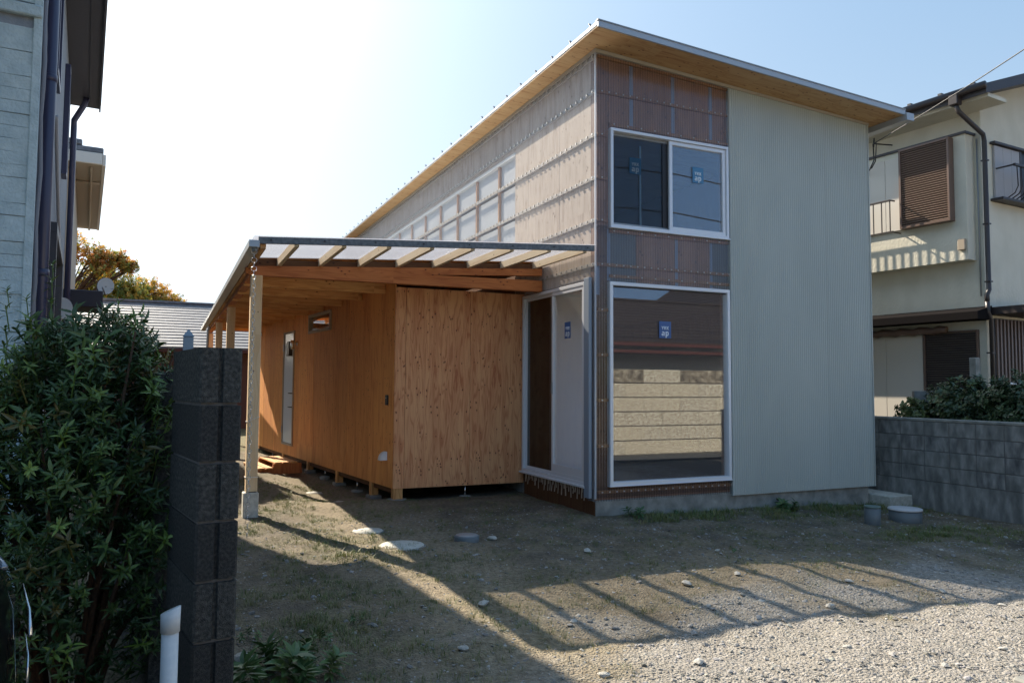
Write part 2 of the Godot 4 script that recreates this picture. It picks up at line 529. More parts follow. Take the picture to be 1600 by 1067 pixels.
func grassy(x: float, z: float) -> float:
	var n := patch_noise.get_noise_2d(x * 2.1 + 30.0, z * 2.1)
	var g := 0.0
	g = maxf(g, 0.7 * (1.0 - smoothstep(0.1, 0.8, absf(z - 0.3))) * smoothstep(-0.2, 0.6, x))          # along the foundation
	g = maxf(g, (1.0 - smoothstep(0.3, 1.1, Vector2((x - 3.2) / 1.6, (z - 1.9) / 0.7).length())) * 0.9)
	g = maxf(g, (1.0 - smoothstep(0.2, 1.2, Vector2((x + 2.9) / 0.7, (z - 0.6) / 1.2).length())) * 0.8)
	g = maxf(g, (1.0 - smoothstep(0.2, 1.3, Vector2((x + 3.5) / 0.6, (z - 2.6) / 1.6).length())) * 0.8)
	g = maxf(g, (1.0 - smoothstep(0.2, 1.3, Vector2((x + 3.6) / 0.4, (z + 0.6) / 0.9).length())) * 0.6)
	g = maxf(g, 0.33 + 0.22 * (1.0 - smoothstep(-3.4, -1.2, x)))
	return clampf(g * smoothstep(-0.35, 0.35, n + g * 0.5 - 0.15) * (1.0 - gravelly(x, z)), 0.0, 1.0)

func build_ground() -> void:
	var xs := []
	var zs := []
	for v in [-900.0, -300.0, -100.0, -45.0, -25.0, -16.0, -11.0, -8.0]:
		xs.append(v)
	var x := -6.5
	while x < 6.5:
		xs.append(x)
		x += 0.06
	for v in [7.5, 9.0, 11.0, 14.0, 20.0, 30.0, 60.0, 150.0, 400.0, 900.0]:
		xs.append(v)
	for v in [-900.0, -300.0, -100.0, -60.0, -40.0, -28.0, -21.0, -16.0, -13.0]:
		zs.append(v)
	var z := -11.0
	while z < -3.0:
		zs.append(z)
		z += 0.25
	while z < 7.4:
		zs.append(z)
		z += 0.06
	for v in [8.0, 9.0, 10.0, 11.2, 12.5, 15.0, 20.0, 30.0, 60.0, 150.0, 400.0, 900.0]:
		zs.append(v)
	var vs := PackedVector3Array()
	var cs := PackedColorArray()
	var ix := PackedInt32Array()
	for zz in zs:
		for xx in xs:
			vs.append(Vector3(xx, gh(xx, zz), zz))
			var n := patch_noise.get_noise_2d(xx * 3.0, zz * 3.0) * 0.5 + 0.5
			var c := Color(0.30, 0.245, 0.17).lerp(Color(0.165, 0.137, 0.10), smoothstep(0.2, 0.8, n))
			# sunlight painted into the earth: strip from annex to street, patch before the window
			var sun_lift := (1.0 - smoothstep(0.25, 0.95, absf(xx + 2.45 - 0.12 * n))) * (1.0 - smoothstep(3.6, 4.6, zz))
			sun_lift = maxf(sun_lift, 0.75 * (1.0 - smoothstep(0.5, 1.2, Vector2((xx + 0.1) / 2.0, (zz - 2.7) / 0.9).length())))
			c = c.lerp(Color(0.43, 0.35, 0.235), sun_lift * 0.65)
			c = c.lerp(Color(0.41, 0.38, 0.335), gravelly(xx, zz))
			c = c.lerp(Color(0.15, 0.145, 0.06), grassy(xx, zz) * 0.55)
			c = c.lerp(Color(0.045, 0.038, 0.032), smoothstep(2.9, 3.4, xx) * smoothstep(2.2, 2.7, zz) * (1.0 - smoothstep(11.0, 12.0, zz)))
			if zz < -9.0:
				c = c.lerp(Color(0.20, 0.20, 0.08), 0.6)
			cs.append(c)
	var w := xs.size()
	for j in zs.size() - 1:
		for i in w - 1:
			var a := j * w + i
			ix.append_array([a, a + 1, a + w, a + 1, a + w + 1, a + w])
	var arr := []
	arr.resize(Mesh.ARRAY_MAX)
	arr[Mesh.ARRAY_VERTEX] = vs
	arr[Mesh.ARRAY_COLOR] = cs
	arr[Mesh.ARRAY_INDEX] = ix
	var am := ArrayMesh.new()
	am.add_surface_from_arrays(Mesh.PRIMITIVE_TRIANGLES, arr)
	var s := SurfaceTool.new()
	s.create_from(am, 0)
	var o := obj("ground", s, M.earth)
	tag(o, "bare earth and gravel lot in front of the house", "", "", "structure")
	s = mb()
	var pts := []
	face(s, [Vector3(-60, gh(-60, 7.3) + 0.004, 7.3), Vector3(60, gh(60, 7.3) + 0.004, 7.3), Vector3(60, gh(60, 10.6) + 0.004, 10.6), Vector3(-60, gh(-60, 10.6) + 0.004, 10.6)], Vector3(0, -5, 9))
	tag(obj("road", s, M.asphalt), "asphalt street in front of the lot", "", "", "structure")
	s = mb()
	B(-0.50, 2.6, -0.25, gh(0, 5.0) + 0.02, 4.90, 5.35, s, 1, 0.012)
	tag(obj("kerb", s, M.concrete), "pale concrete edging where the gravel meets the street", "", "", "structure")

func stone_mesh(k: int, sub: bool) -> ArrayMesh:
	var rr := RandomNumberGenerator.new()
	rr.seed = 100 + k
	var t := (1.0 + sqrt(5.0)) / 2.0
	var v := [Vector3(-1, t, 0), Vector3(1, t, 0), Vector3(-1, -t, 0), Vector3(1, -t, 0), Vector3(0, -1, t), Vector3(0, 1, t), Vector3(0, -1, -t), Vector3(0, 1, -t), Vector3(t, 0, -1), Vector3(t, 0, 1), Vector3(-t, 0, -1), Vector3(-t, 0, 1)]
	var f := [[0, 11, 5], [0, 5, 1], [0, 1, 7], [0, 7, 10], [0, 10, 11], [1, 5, 9], [5, 11, 4], [11, 10, 2], [10, 7, 6], [7, 1, 8], [3, 9, 4], [3, 4, 2], [3, 2, 6], [3, 6, 8], [3, 8, 9], [4, 9, 5], [2, 4, 11], [6, 2, 10], [8, 6, 7], [9, 8, 1]]
	for i in 12:
		v[i] = v[i].normalized() * rr.randf_range(0.36, 0.58) * Vector3(1.0, 0.66, 0.85)
	if sub:
		var f2 := []
		var mid := {}
		for q in f:
			var m := []
			for e in 3:
				var a: int = q[e]
				var b: int = q[(e + 1) % 3]
				var key := Vector2i(mini(a, b), maxi(a, b))
				if not mid.has(key):
					mid[key] = v.size()
					v.append((v[a] + v[b]) * 0.5 * rr.randf_range(0.98, 1.22))
				m.append(mid[key])
			f2.append_array([[q[0], m[0], m[2]], [q[1], m[1], m[0]], [q[2], m[2], m[1]], m])
		f = f2
	var s := mb()
	for q in f:
		face(s, [v[q[0]], v[q[1]], v[q[2]]], Vector3.ZERO)
	s.generate_normals()
	s.set_material(M.stone)
	return s.commit()

func on_ground(x: float, z: float, up := 0.0) -> Vector3:
	return Vector3(x, gh(x, z) + up, z)

func build_stones() -> void:
	local()
	var where := [[], [], []]
	var cols := [[], [], []]
	var tries := 0
	while tries < 90000:
		tries += 1
		var x := R.randf_range(-4.0, 4.7)
		var z := R.randf_range(-1.0, 5.6)
		var g := gravelly(x, z)
		if R.randf() > 0.20 + 0.80 * g:
			continue
		if x > -0.1 and z < 0.05:
			continue
		var k := R.randi() % 3
		var size: float = 0.007 + 0.020 * pow(R.randf(), 3.0)
		if R.randf() < 0.02:
			size = R.randf_range(0.028, 0.05)
		var b := Basis.from_euler(Vector3(R.randf_range(-0.4, 0.4), R.randf() * TAU, R.randf_range(-0.4, 0.4))) * Basis.from_scale(Vector3(1, R.randf_range(0.45, 0.8), 1) * size)
		where[k].append(Transform3D(b, on_ground(x, z, size * 0.04)))
		var tone := 0.24 + 0.34 * pow(R.randf(), 1.4)
		cols[k].append(Color(tone, tone * R.randf_range(0.93, 0.98), tone * R.randf_range(0.82, 0.94)))
	for i in 800:                                          # larger bits lying about everywhere
		var x := R.randf_range(-4.0, 4.6)
		var z := R.randf_range(0.4, 5.0)
		if patch_noise.get_noise_2d(x * 1.6, z * 1.6 + 50.0) < 0.02:
			continue
		var k := R.randi() % 3
		var size := 0.02 + 0.04 * pow(R.randf(), 2.2)
		where[k].append(Transform3D(Basis.from_euler(Vector3(R.randf_range(-0.4, 0.4), R.randf() * TAU, R.randf_range(-0.4, 0.4))) * Basis.from_scale(Vector3(1, R.randf_range(0.5, 0.9), 1) * size), on_ground(x, z, size * 0.1)))
		var tone := R.randf_range(0.26, 0.5)
		cols[k].append(Color(tone, tone * 0.96, tone * 0.9))
	for k in 3:
		var o := multi("gravel", stone_mesh(k, false), where[k], cols[k])
		o.set_meta("label", ["pale crushed gravel strewn over the lot", "small grey chippings strewn over the lot", "tan pebbles strewn over the lot"][k])
	# the larger stones one can point at: pixel-measured spots on the ground
	var big := [
		[-2.42, 2.62, 0.105, "flat pale stone half buried at the edge of the light strip"], [-2.86, 3.42, 0.075, "angular grey stone lying on the shaded earth"],
		[-2.62, 4.42, 0.15, "largest chunk of broken grey rubble in the shaded foreground"], [-2.35, 4.05, 0.07, "small rubble piece behind the largest chunk"],
		[-1.0, 1.55, 0.10, "round pale stone alone on the shaded dirt before the big window"], [-0.85, 2.75, 0.11, "flat whitish stone at the front of the tan sunlit patch"],
		[0.05, 2.0, 0.07, "white stone beside the little green tuft"], [-0.35, 2.72, 0.075, "grey stone on the tan sunlit patch"],
		[0.35, 3.15, 0.08, "pale stone in the striped shade"], [0.75, 3.62, 0.075, "rounded pale stone on the bright gravel edge"],
		[-0.35, 3.62, 0.09, "brown-grey stone on the bright gravel edge"], [-1.55, 0.7, 0.13, "long flat stone in the shade of the annex"],
		[-1.8, 4.1, 0.085, "white stone where shade meets bright gravel"], [-2.05, 3.2, 0.06, "small stone in the strip of light"],
		[-0.9, 4.25, 0.06, "pale stone in the bright gravel foreground"], [0.9, 3.95, 0.06, "pale stone near the kerb end of the gravel"],
		[-3.98, 3.12, 0.14, "flat grey stone by the concrete block pillar"], [-0.1, 4.6, 0.055, "pale stone beside the concrete edging"],
	]
	var ms := [stone_mesh(11, true), stone_mesh(12, true), stone_mesh(13, true)]
	for i in big.size():
		var q: Array = big[i]
		var o := put("stone", ms[i % 3])
		o.set_surface_override_material(0, M.stone_big)
		o.position = on_ground(q[0], q[1], q[2] * 0.16)
		o.basis = Basis.from_euler(Vector3(R.randf_range(-0.15, 0.15), R.randf() * TAU, 0)) * Basis.from_scale(Vector3(q[2], q[2] * 0.62, q[2] * 0.8))
		tag(o, q[3], "stone", "loose stones on the lot")

func blade_mesh(n: int, h: float, w: float, lean: float, seed_: int, m: Material, spread := 0.4) -> ArrayMesh:
	var rr := RandomNumberGenerator.new()
	rr.seed = seed_
	var s := mb()
	for i in n:
		var a := rr.randf() * TAU
		var out := Vector3(cos(a), 0, sin(a))
		var side := Vector3(-sin(a), 0, cos(a)) * w
		var b := out * rr.randf() * h * spread
		var hh := h * rr.randf_range(0.5, 1.0)
		var l := lean * rr.randf_range(0.4, 1.3)
		var p1 := b + Vector3(0, hh * 0.6, 0) + out * l * hh * 0.3
		var p2 := b + Vector3(0, hh, 0) + out * l * hh
		var c := Color(1, 1, 1).darkened(rr.randf() * 0.35)
		s.set_color(c)
		for t in [b - side, p1 - side * 0.7, b + side, b + side, p1 - side * 0.7, p1 + side * 0.7, p1 - side * 0.7, p2, p1 + side * 0.7]:
			vx(s, t, Vector2.ZERO)
	s.generate_normals()
	s.set_material(m)
	return s.commit()

func build_grass() -> void:
	var a := blade_mesh(10, 0.085, 0.0032, 0.8, 5, M.grass, 0.8)
	var where := []
	var cols := []
	for i in 42000:
		var x := R.randf_range(-4.1, 4.7)
		var z := R.randf_range(-4.5, 5.0)
		if x > -0.05 and z < 0.04 and x < 4.3:
			continue
		if x > -1.9 and z < -1.8:
			continue
		var g := grassy(x, z)
		if R.randf() > g * 0.95:
			continue
		var sc: float = R.randf_range(0.35, 1.0) * (0.5 + 0.6 * g) * (1.25 if absf(z - 0.3) < 0.35 and x > 0.2 else 0.8)
		where.append(Transform3D(Basis.from_euler(Vector3(0, R.randf() * TAU, 0)) * Basis.from_scale(Vector3.ONE * sc), on_ground(x, z, -0.004)))
		var c := Color(0.12, 0.175, 0.045).lerp(Color(0.30, 0.27, 0.11), pow(R.randf(), 1.8))
		cols.append(c)
	var o := multi("grass", a, where, cols)
	o.set_meta("label", "short sparse grass growing in patches on the lot")
	# dry straw lying on the earth
	var s := mb()
	s.set_color(Color(1, 1, 1))
	bar(s, Vector3.ZERO, Vector3(0.12, 0.004, 0), 0.0022, 0.0022)
	s.generate_normals()
	s.set_material(M.grass)
	var straw := s.commit()
	where = []
	cols = []
	for i in 900:
		var x := R.randf_range(-4.0, 2.0)
		var z := R.randf_range(0.5, 4.8)
		if gravelly(x, z) > 0.5:
			continue
		where.append(Transform3D(Basis.from_euler(Vector3(0, R.randf() * TAU, R.randf_range(-0.1, 0.1))) * Basis.from_scale(Vector3(R.randf_range(0.3, 1.1), 1, 1)), on_ground(x, z, 0.006)))
		cols.append(Color(0.32, 0.25, 0.15).darkened(R.randf() * 0.4))
	o = multi("dry_straw_litter", straw, where, cols)
	o.set_meta("label", "thin dry straw stalks lying on the earth")

# ------------------------------------------------------------------ leaves
func leaf(s: SurfaceTool, base: Vector3, dir: Vector3, up: Vector3, l: float, w: float, droop: float, c: Color) -> void:
	var side := dir.cross(up).normalized()
	up = side.cross(dir).normalized()
	var prev := [base, base, base]
	var n := 4
	s.set_color(c)
	for i in range(1, n + 1):
		var t := float(i) / n
		var ww := w * sin(PI * pow(t, 0.8)) * 0.5
		var p := base + dir * l * t - up * droop * l * t * t
		var a := p + side * ww + up * ww * 0.35
		var b := p - side * ww + up * ww * 0.35
		for q in [[prev[0], prev[1], p], [prev[1], a, p], [prev[0], p, b], [prev[0], b, prev[2]]]:
			if q[0] != q[1] and q[1] != q[2] and q[0] != q[2]:
				for k in q:
					vx(s, k, Vector2.ZERO)
		prev = [p, a, b]

func spray(n: int, l: float, w: float, seed_: int, m: Material, open := 0.9) -> ArrayMesh:
	var rr := RandomNumberGenerator.new()
	rr.seed = seed_
	var s := mb()
	for i in n:
		var t := float(i) / n
		var a := i * 2.4 + rr.randf() * 0.5
		var e := lerpf(0.1, 1.1, t) * open
		var d := Vector3(cos(a) * cos(e), sin(e), sin(a) * cos(e)).normalized()
		var base := Vector3(0, l * 0.9 * t, 0)
		leaf(s, base, d, Vector3.UP if absf(d.y) < 0.9 else Vector3.RIGHT, l * rr.randf_range(0.7, 1.1), w * rr.randf_range(0.8, 1.1), rr.randf_range(0.05, 0.4), Color(1, 1, 1).darkened(rr.randf() * 0.3))
	s.set_color(Color(0.7, 0.75, 0.5))
	bar(s, Vector3(0, -l * 1.2, 0), Vector3(0, l * 0.85, 0), 0.004, 0.004, Vector3.RIGHT)
	s.generate_normals()
	s.set_material(m)
	return s.commit()

func face_out(dir: Vector3, spin: float, sc: float) -> Basis:
	var y := dir.normalized()
	var x := y.cross(Vector3.UP if absf(y.y) < 0.95 else Vector3.RIGHT).normalized()
	return Basis(x, y, x.cross(y)) * Basis(Vector3.UP, spin) * Basis.from_scale(Vector3.ONE * sc)

func build_shrub() -> void:
	var at := on_ground(-4.72, 3.82)
	var t := thing("leafy_shrub", "tall dark green evergreen shrub with lance-shaped leaves beside the concrete block pillar", "shrub", at)
	var s := mb(true)
	for i in 16:
		var a := i * 0.9
		var top := Vector3(cos(a) * 0.36, 0.75 + 0.06 * i, sin(a) * 0.3)
		tube(s, [Vector3(cos(a) * 0.04, -0.05, sin(a) * 0.04), top * Vector3(0.45, 0.5, 0.45), top], [0.020, 0.012, 0.004], 6)
	obj("trunk", s, M.bark, t)
	var kinds := [spray(9, 0.045, 0.0115, 1, M.leaf), spray(6, 0.058, 0.0135, 2, M.leaf), spray(11, 0.036, 0.0105, 3, M.leaf)]
	var put_all := [[], [], []]
	var cols := [[], [], []]
	var singles := []
	for i in 4600:
		var y := R.randf_range(0.25, 1.72)
		# outline: full body, narrowing to a few high shoots
		var top_y := 1.0
		if y < 0.72 and R.randf() < 0.9 - y * 0.7:
			continue
		var half := 0.50 * sqrt(maxf(0.0, 1.0 - pow((y - 0.95) / 0.95, 2.0)))
		half *= 1.0 + 0.22 * patch_noise.get_noise_2d(y * 9.0, i % 7)
		var a := R.randf() * TAU
		var rad: float = half * pow(R.randf(), 0.42) * (1.0 + 0.30 * patch_noise.get_noise_2d(a * 3.0, y * 7.0))
		var off := Vector3(cos(a) * rad + 0.03 * sin(y * 3.0), y, sin(a) * rad * 0.8)
		top_y = 1.72 - 2.2 * pow(off.x - 0.03, 2.0) - (0.35 * clampf(-off.x, 0.0, 0.5)) + 0.12 * patch_noise.get_noise_2d(off.x * 8.0, off.z * 8.0)
		if off.y > top_y:
			off.y = top_y - R.randf() * 0.25
		if patch_noise.get_noise_3d(off.x * 5.0, off.y * 4.0, off.z * 5.0) < -0.22:
			continue
		var d := Vector3(cos(a), R.randf_range(0.0, 1.6), sin(a)) + Vector3(0, maxf(0.0, y - 1.2), 0)
		var k := i % 3
		var b := face_out(d + Vector3(R.randf_range(-0.5, 0.5), 0, R.randf_range(-0.5, 0.5)), R.randf() * TAU, R.randf_range(0.6, 1.25))
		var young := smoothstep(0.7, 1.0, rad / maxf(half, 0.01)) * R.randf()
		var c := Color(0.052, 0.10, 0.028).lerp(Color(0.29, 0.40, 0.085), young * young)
		if R.randf() < 0.05:
			c = Color(0.15, 0.12, 0.03)
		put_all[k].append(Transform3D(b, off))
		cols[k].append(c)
	# long shoots standing out of the outline
	for q in [[-0.24, 1.78, 0.1], [-0.10, 1.90, 0.05], [0.04, 1.70, 0.12], [0.22, 1.72, -0.1], [0.34, 1.56, 0.0], [0.44, 1.30, 0.1], [0.50, 0.98, 0.15], [-0.36, 1.52, 0.1], [-0.16, 1.74, 0.2], [0.14, 1.82, 0.1], [0.3, 1.42, 0.2], [0.52, 0.72, 0.2]]:
		for j in 5:
			var p := Vector3(q[0], q[1] - 0.075 * j, q[2])
			put_all[j % 3].append(Transform3D(face_out(Vector3(q[0] * 0.6, 1.0, q[2]), j * 1.3, 0.8 + 0.06 * j), p))
			cols[j % 3].append(Color(0.13, 0.20, 0.05))
	for k in 3:
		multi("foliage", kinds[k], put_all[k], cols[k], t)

func build_weeds() -> void:
	var mesh := spray(16, 0.12, 0.04, 31, M.leaf, 0.55)
	var mesh2 := spray(10, 0.06, 0.035, 32, M.leaf, 0.5)
	var spots := [[-3.76, 3.30, 0.95, "large leafy weed clump at the front by the block pillar"], [-3.90, 3.46, 1.05, "leafy weed at the very front beside the block pillar"], [-3.68, 3.50, 0.85, "low green weed in front of the leafy clump"],
		[-3.56, 3.02, 0.55, "small green weed behind the leafy clump"], [-3.93, 2.86, 0.55, "small round-leaved weed against the block pillar"], [-3.30, 2.72, 0.4, "tiny green rosette on the shaded earth"],
		[0.42, 0.16, 0.75, "green weed growing at the foundation under the big window"], [1.0, 0.17, 0.55, "thin weed at the foundation under the big window"], [2.62, 0.17, 0.9, "tallest weed against the foundation under the metal wall"],
		[3.3, 0.2, 0.6, "weed at the foundation near the right corner"], [0.15, 2.12, 0.5, "little bright tuft beside a white stone"]]
	for i in spots.size():
		var q: Array = spots[i]
		var t := thing("weed_plant", q[3], "weed", on_ground(q[0], q[1], 0.0), R.randf() * TAU, "weeds on the lot")
		var n := 5 if q[2] > 0.8 else 3
		for j in n:
			var o := put("leaf_rosette", mesh if i < 3 or i == 6 or i == 8 else mesh2, t)
			var a := j * 2.1
			var m: StandardMaterial3D = M.weed_a if j % 2 == 0 else M.weed_b
			o.set_surface_override_material(0, m)
			o.transform = Transform3D(face_out(Vector3(cos(a) * 0.5, 1, sin(a) * 0.5), j, q[2] * R.randf_range(0.75, 1.1)), Vector3(cos(a), 0.0, sin(a)) * 0.08 * q[2] + Vector3(0, 0.03, 0))

# ------------------------------------------------------------------ stickers
func sticker(parent: Node, at: Vector3, turn: float, w: float, h: float, base: Material) -> void:
	var old := F
	F = F * Transform3D(Basis(Vector3.UP, turn), at)
	var s := mb()
	B(-w / 2, w / 2, -h / 2, h / 2, 0, 0.001, s)
	s.generate_normals()
	s.set_material(base)
	var mesh := s.commit()
	s = mb()
	ring2(s, 2, -w / 2, w / 2, -h / 2, h / 2, 0.0012, 0.002, w * 0.05, 0.0)
	var font := SystemFont.new()
	font.font_names = PackedStringArray(["Droid Sans"])
	font.font_weight = 700
	for line in [["YKK", h * 0.10, 0.21], ["ap", -h * 0.20, 0.34]]:
		var tm := TextMesh.new()
		tm.text = line[0]
		tm.font = font
		tm.font_size = 32
		tm.pixel_size = h * line[2] / 32.0 * 1.35
		tm.depth = 0.001
		s.append_from(tm, 0, F * Transform3D(Basis(), Vector3(0, line[1], 0.0018)))
	s.set_material(M.sticker_white)
	s.generate_normals()
	s.commit(mesh)
	F = old
	put("sticker", mesh, parent)

# ------------------------------------------------------------------ the new house
func soff(x: float) -> float:
	return 5.352 - 0.05 * x

func build_house() -> void:
	var H := thing("house", "new two-storey house clad in clear corrugated sheet over plywood and sage green metal", "house", Vector3(2.1, 0, -7.0))
	in_world(H)
	var s := mb()
	var zb := -13.9
	# foundation
	s = mb()
	B(0.012, 4.27, -0.5, 0.175, -13.8, -0.02, s)
	obj("foundation", s, M.concrete, H)
	# walls behind the cladding
	var lw := [[-1.87, -0.17, 0.33, 2.66], [-12.9, -2.29, 3.12, 4.79]]
	var fw := [[0.19, 1.90, 3.29, 4.45], [0.175, 1.90, 0.34, 2.655]]
	s = mb()
	holed(s, 2, 0.03, 4.32, 0.176, 5.1, -0.16, -0.045, fw)
	extrude(s, PackedVector2Array([Vector2(0.03, 5.1), Vector2(4.32, 5.1), Vector2(4.32, soff(4.32)), Vector2(0.03, soff(0.03))]), 2, -0.16, -0.045)
	obj("wall", s, M.ply_red, H)
	s = mb()
	holed(s, 0, zb, -0.16, 0.176, soff(0.05), 0.045, 0.16, lw)
	obj("wall", s, M.ply_red, H)
	s = mb()
	B(4.2, 4.32, 0.176, soff(4.3), zb, -0.16, s)
	B(0.16, 4.2, 0.176, soff(4.2), zb, zb + 0.12, s)
	obj("wall", s, M.timber_dark, H)
	# inside: floors, white partitions, ceiling
	s = mb()
	B(0.16, 4.2, 0.19, 0.32, zb + 0.12, -0.16, s, 0)
	B(0.16, 4.2, 2.72, 2.95, -7.0, -0.16, s, 0)
	obj("floor", s, M.timber_dark, H)
	s = mb()
	B(0.16, 0.85, 0.32, 2.72, -1.45, -1.35, s)
	obj("partition", s, M.white_wall, H)
	s = mb()
	B(0.16, 4.2, 2.95, 5.1, -7.0, -6.9, s)
	obj("partition", s, M.ply_red, H)

	# plywood sheets seen through the clear cladding, each with its joint
	var rows := [0.27, 0.785, 1.30, 1.816, 2.33, 2.85, 3.36, 3.855, 4.36, 4.868]
	var sheets := [  # front: x0, x1, y0, y1, look
		[0.03, 0.185, 0.20, 3.30, 1], [0.03, 0.185, 3.304, 5.31, 0], [0.19, 0.496, 4.46, 5.33, 0], [0.50, 1.10, 4.46, 5.31, 0], [1.104, 1.67, 4.46, 5.28, 0], [1.674, 1.925, 4.46, 5.25, 0],
		[0.19, 0.56, 2.66, 3.28, 2], [0.564, 1.12, 2.66, 3.28, 0], [1.13, 1.655, 2.66, 3.28, 0], [1.66, 1.925, 2.66, 3.28, 2], [1.905, 1.925, 0.2, 2.65, 1], [1.905, 1.925, 3.3, 4.45, 1], [0.19, 0.9, 0.2, 0.335, 1], [0.904, 1.9, 0.2, 0.335, 1]]
	for q in sheets:
		s = mb()
		uvo = Vector2(R.randf(), R.randf())
		B(q[0], q[1], q[2], q[3], -0.044, -0.03 + R.randf_range(0, 0.002), s)
		obj("plywood_panel", s, [M.ply_red, M.timber_dark, M.felt][q[4]], H)
	for k in 16:                                            # left wall
		var z1 := -0.03 - 0.91 * k
		var z0 := maxf(z1 - 0.906, zb)
		if z0 > z1:
			continue
		var segs := [[2.70, soff(0)]] if k < 2 else [[4.80, soff(0)]]
		if k == 2:
			segs = [[2.70, soff(0), z1, -2.285], [4.80, soff(0), -2.29, z0]]
		for g in segs:
			s = mb()
			uvo = Vector2(R.randf(), R.randf())
			var za: float = g[2] if g.size() > 2 else z1
			var zc: float = g[3] if g.size() > 2 else z0
			B(0.03 + R.randf_range(0, 0.002), 0.044, g[0], g[1], zc, za, s)
			obj("plywood_panel", s, M.ply_wall, H)
	uvo = Vector2.ZERO
	# joint tapes on the front
	for x in [0.503, 1.102, 1.672]:
		s = mb()
		B(x - 0.024, x + 0.024, 4.46, 5.30 - 0.05 * x, -0.0295, -0.026, s)
		obj("joint_tape", s, M.tape, H)
	for q in [[0.045, 2.5, 2.84], [0.19, 2.67, 3.27], [1.14, 2.67, 3.27], [1.66, 2.67, 3.27]]:
		s = mb()
		B(q[0] - 0.02, q[0] + 0.02, q[1], q[2], -0.0285, -0.0255, s)
		obj("joint_tape", s, M.tape, H)
	# strip of translucent panels high in the left wall, with posts between
	var z := -2.29
	var first := true
	while z > -12.8:
		var nz := z - (0.62 if first else 0.86)
		first = false
		for v in [[3.12, 3.83], [3.88, 4.335], [4.385, 4.78]]:
			s = mb()
			B(0.085, 0.1, v[0], v[1], maxf(nz, -12.9), z, s)
			obj("translucent_pane", s, M.frost, H)
		s = mb()
		B(0.05, 0.12, 3.12, 4.79, nz - 0.05, nz, s)
		obj("post", s, M.timber_pale, H)
		z = nz - 0.05
	s = mb()
	B(0.026, 0.1, 4.745, 4.79, -12.9, -2.29, s, 2)
	obj("rail", s, M.white, H)
	s = mb()
	B(0.031, 0.043, 3.08, 3.31, -1.3, -0.06, s)
	obj("flashing", s, M.frost, H)
	# furring battens behind the sheet, with their fixing screws
	var scr := mb()
	for r in rows:
		var spans := [[0.03, 0.17]]
		if r < 0.3 or r > 4.5 or (r > 2.7 and r < 3.29):
			spans = [[0.03, 1.925]]
		for q in spans:
			s = mb()
			B(q[0], q[1], r - 0.018, r + 0.018, -0.026, -0.004, s, 0)
			obj("batten", s, M.timber_dull, H)
			var x: float = q[0] + 0.05
			while x < q[1]:
				B(x - 0.008, x + 0.008, r - 0.007, r + 0.007, 0.010, 0.017, scr)
				x += 0.096
	for r in [4.50, 3.245, 2.725]:
		s = mb()
		B(0.19, 1.925, r - 0.018, r + 0.018, -0.026, -0.004, s, 0)
		obj("batten", s, M.timber_dull, H)
		var x := 0.24
		while x < 1.9:
			B(x - 0.008, x + 0.008, r - 0.007, r + 0.007, 0.010, 0.017, scr)
			x += 0.19
	s = mb()
	hexa(s, [Vector3(0.03, 5.27, -0.026), Vector3(0.03, 5.305, -0.026), Vector3(0.03, 5.305, -0.004), Vector3(0.03, 5.27, -0.004), Vector3(1.925, 5.185, -0.026), Vector3(1.925, 5.22, -0.026), Vector3(1.925, 5.22, -0.004), Vector3(1.925, 5.185, -0.004)], 0)
	obj("batten", s, M.timber_dull, H)
	for r in [3.36, 3.855, 4.36, 4.868, 5.28, 2.85]:
		var zz := -1.9 if r < 3.0 else -13.8
		s = mb()
		B(0.004, 0.026, r - 0.02, r + 0.02, zz, -0.03, s, 2)
		obj("batten", s, M.batten_pale, H)
		var q := -0.05
		while q > zz:
			B(-0.021, -0.008, r - 0.013, r + 0.013, q - 0.014, q + 0.014, scr)
			q -= 0.128
	stuff(obj("screw", scr, M.washer, H))
	# clear corrugated sheets
	var top := func(x: float) -> float: return soff(x) - 0.045
	for q in [[0.0, 0.186, 0.165, top], [0.186, 0.96, 4.455, top], [0.96, 1.93, 4.455, top], [0.186, 1.905, 2.66, 3.282], [0.186, 1.905, 0.165, 0.332], [1.905, 1.93, 0.165, top]]:
		s = mb(true)
		var fl := mb(true)
		corr(s, 2, q[0], q[1], 0.0, 0.010, 0.034, q[2], q[3], 8, fl)
		corr(s, 2, q[0], q[1], -0.0015, 0.010, 0.034, q[2], q[3], 8)
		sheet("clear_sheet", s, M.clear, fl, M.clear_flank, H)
	for q in [[-0.17, 0.0, 0.165], [-1.87, -0.17, 2.67]]:
		s = mb(true)
		var fl := mb(true)
		corr(s, 0, q[0], q[1], 0.0, -0.008, 0.034, q[2], soff(0) - 0.045, 8, fl)
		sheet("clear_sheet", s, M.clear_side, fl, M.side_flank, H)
	z = -1.87
	while z > zb:
		s = mb(true)
		var fl := mb(true)
		corr(s, 0, maxf(z - 1.82, zb), z, 0.0, -0.008, 0.034, 3.08, soff(0) - 0.045, 8, fl)
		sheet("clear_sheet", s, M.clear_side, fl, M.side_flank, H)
		z -= 1.82
	s = mb()
	B(-0.016, 0.0, 0.2, soff(0) - 0.05, 0.0, 0.016, s)
	obj("corner_trim", s, pane(0.35, 0.2, Color(0.9, 0.92, 0.95)), H)
	# sage corrugated metal
	for k in 3:
		s = mb(true)
		var x0 := 1.93 + 0.807 * k
		corr(s, 2, x0, x0 + 0.806, 0.008, 0.014, 0.034, 0.138, func(x: float) -> float: return soff(x) - 0.032)
		obj("metal_sheet", s, M.panel_metal, H)
	s = mb()
	for yy in [0.30, 1.32, 2.34, 3.36, 4.38]:
		for k in 12:
			var sx := 2.03 + 0.204 * k
			B(sx - 0.005, sx + 0.005, yy - 0.005, yy + 0.005, 0.018, 0.0255, s)
	stuff(obj("screw", s, M.panel_metal, H))
	s = mb()
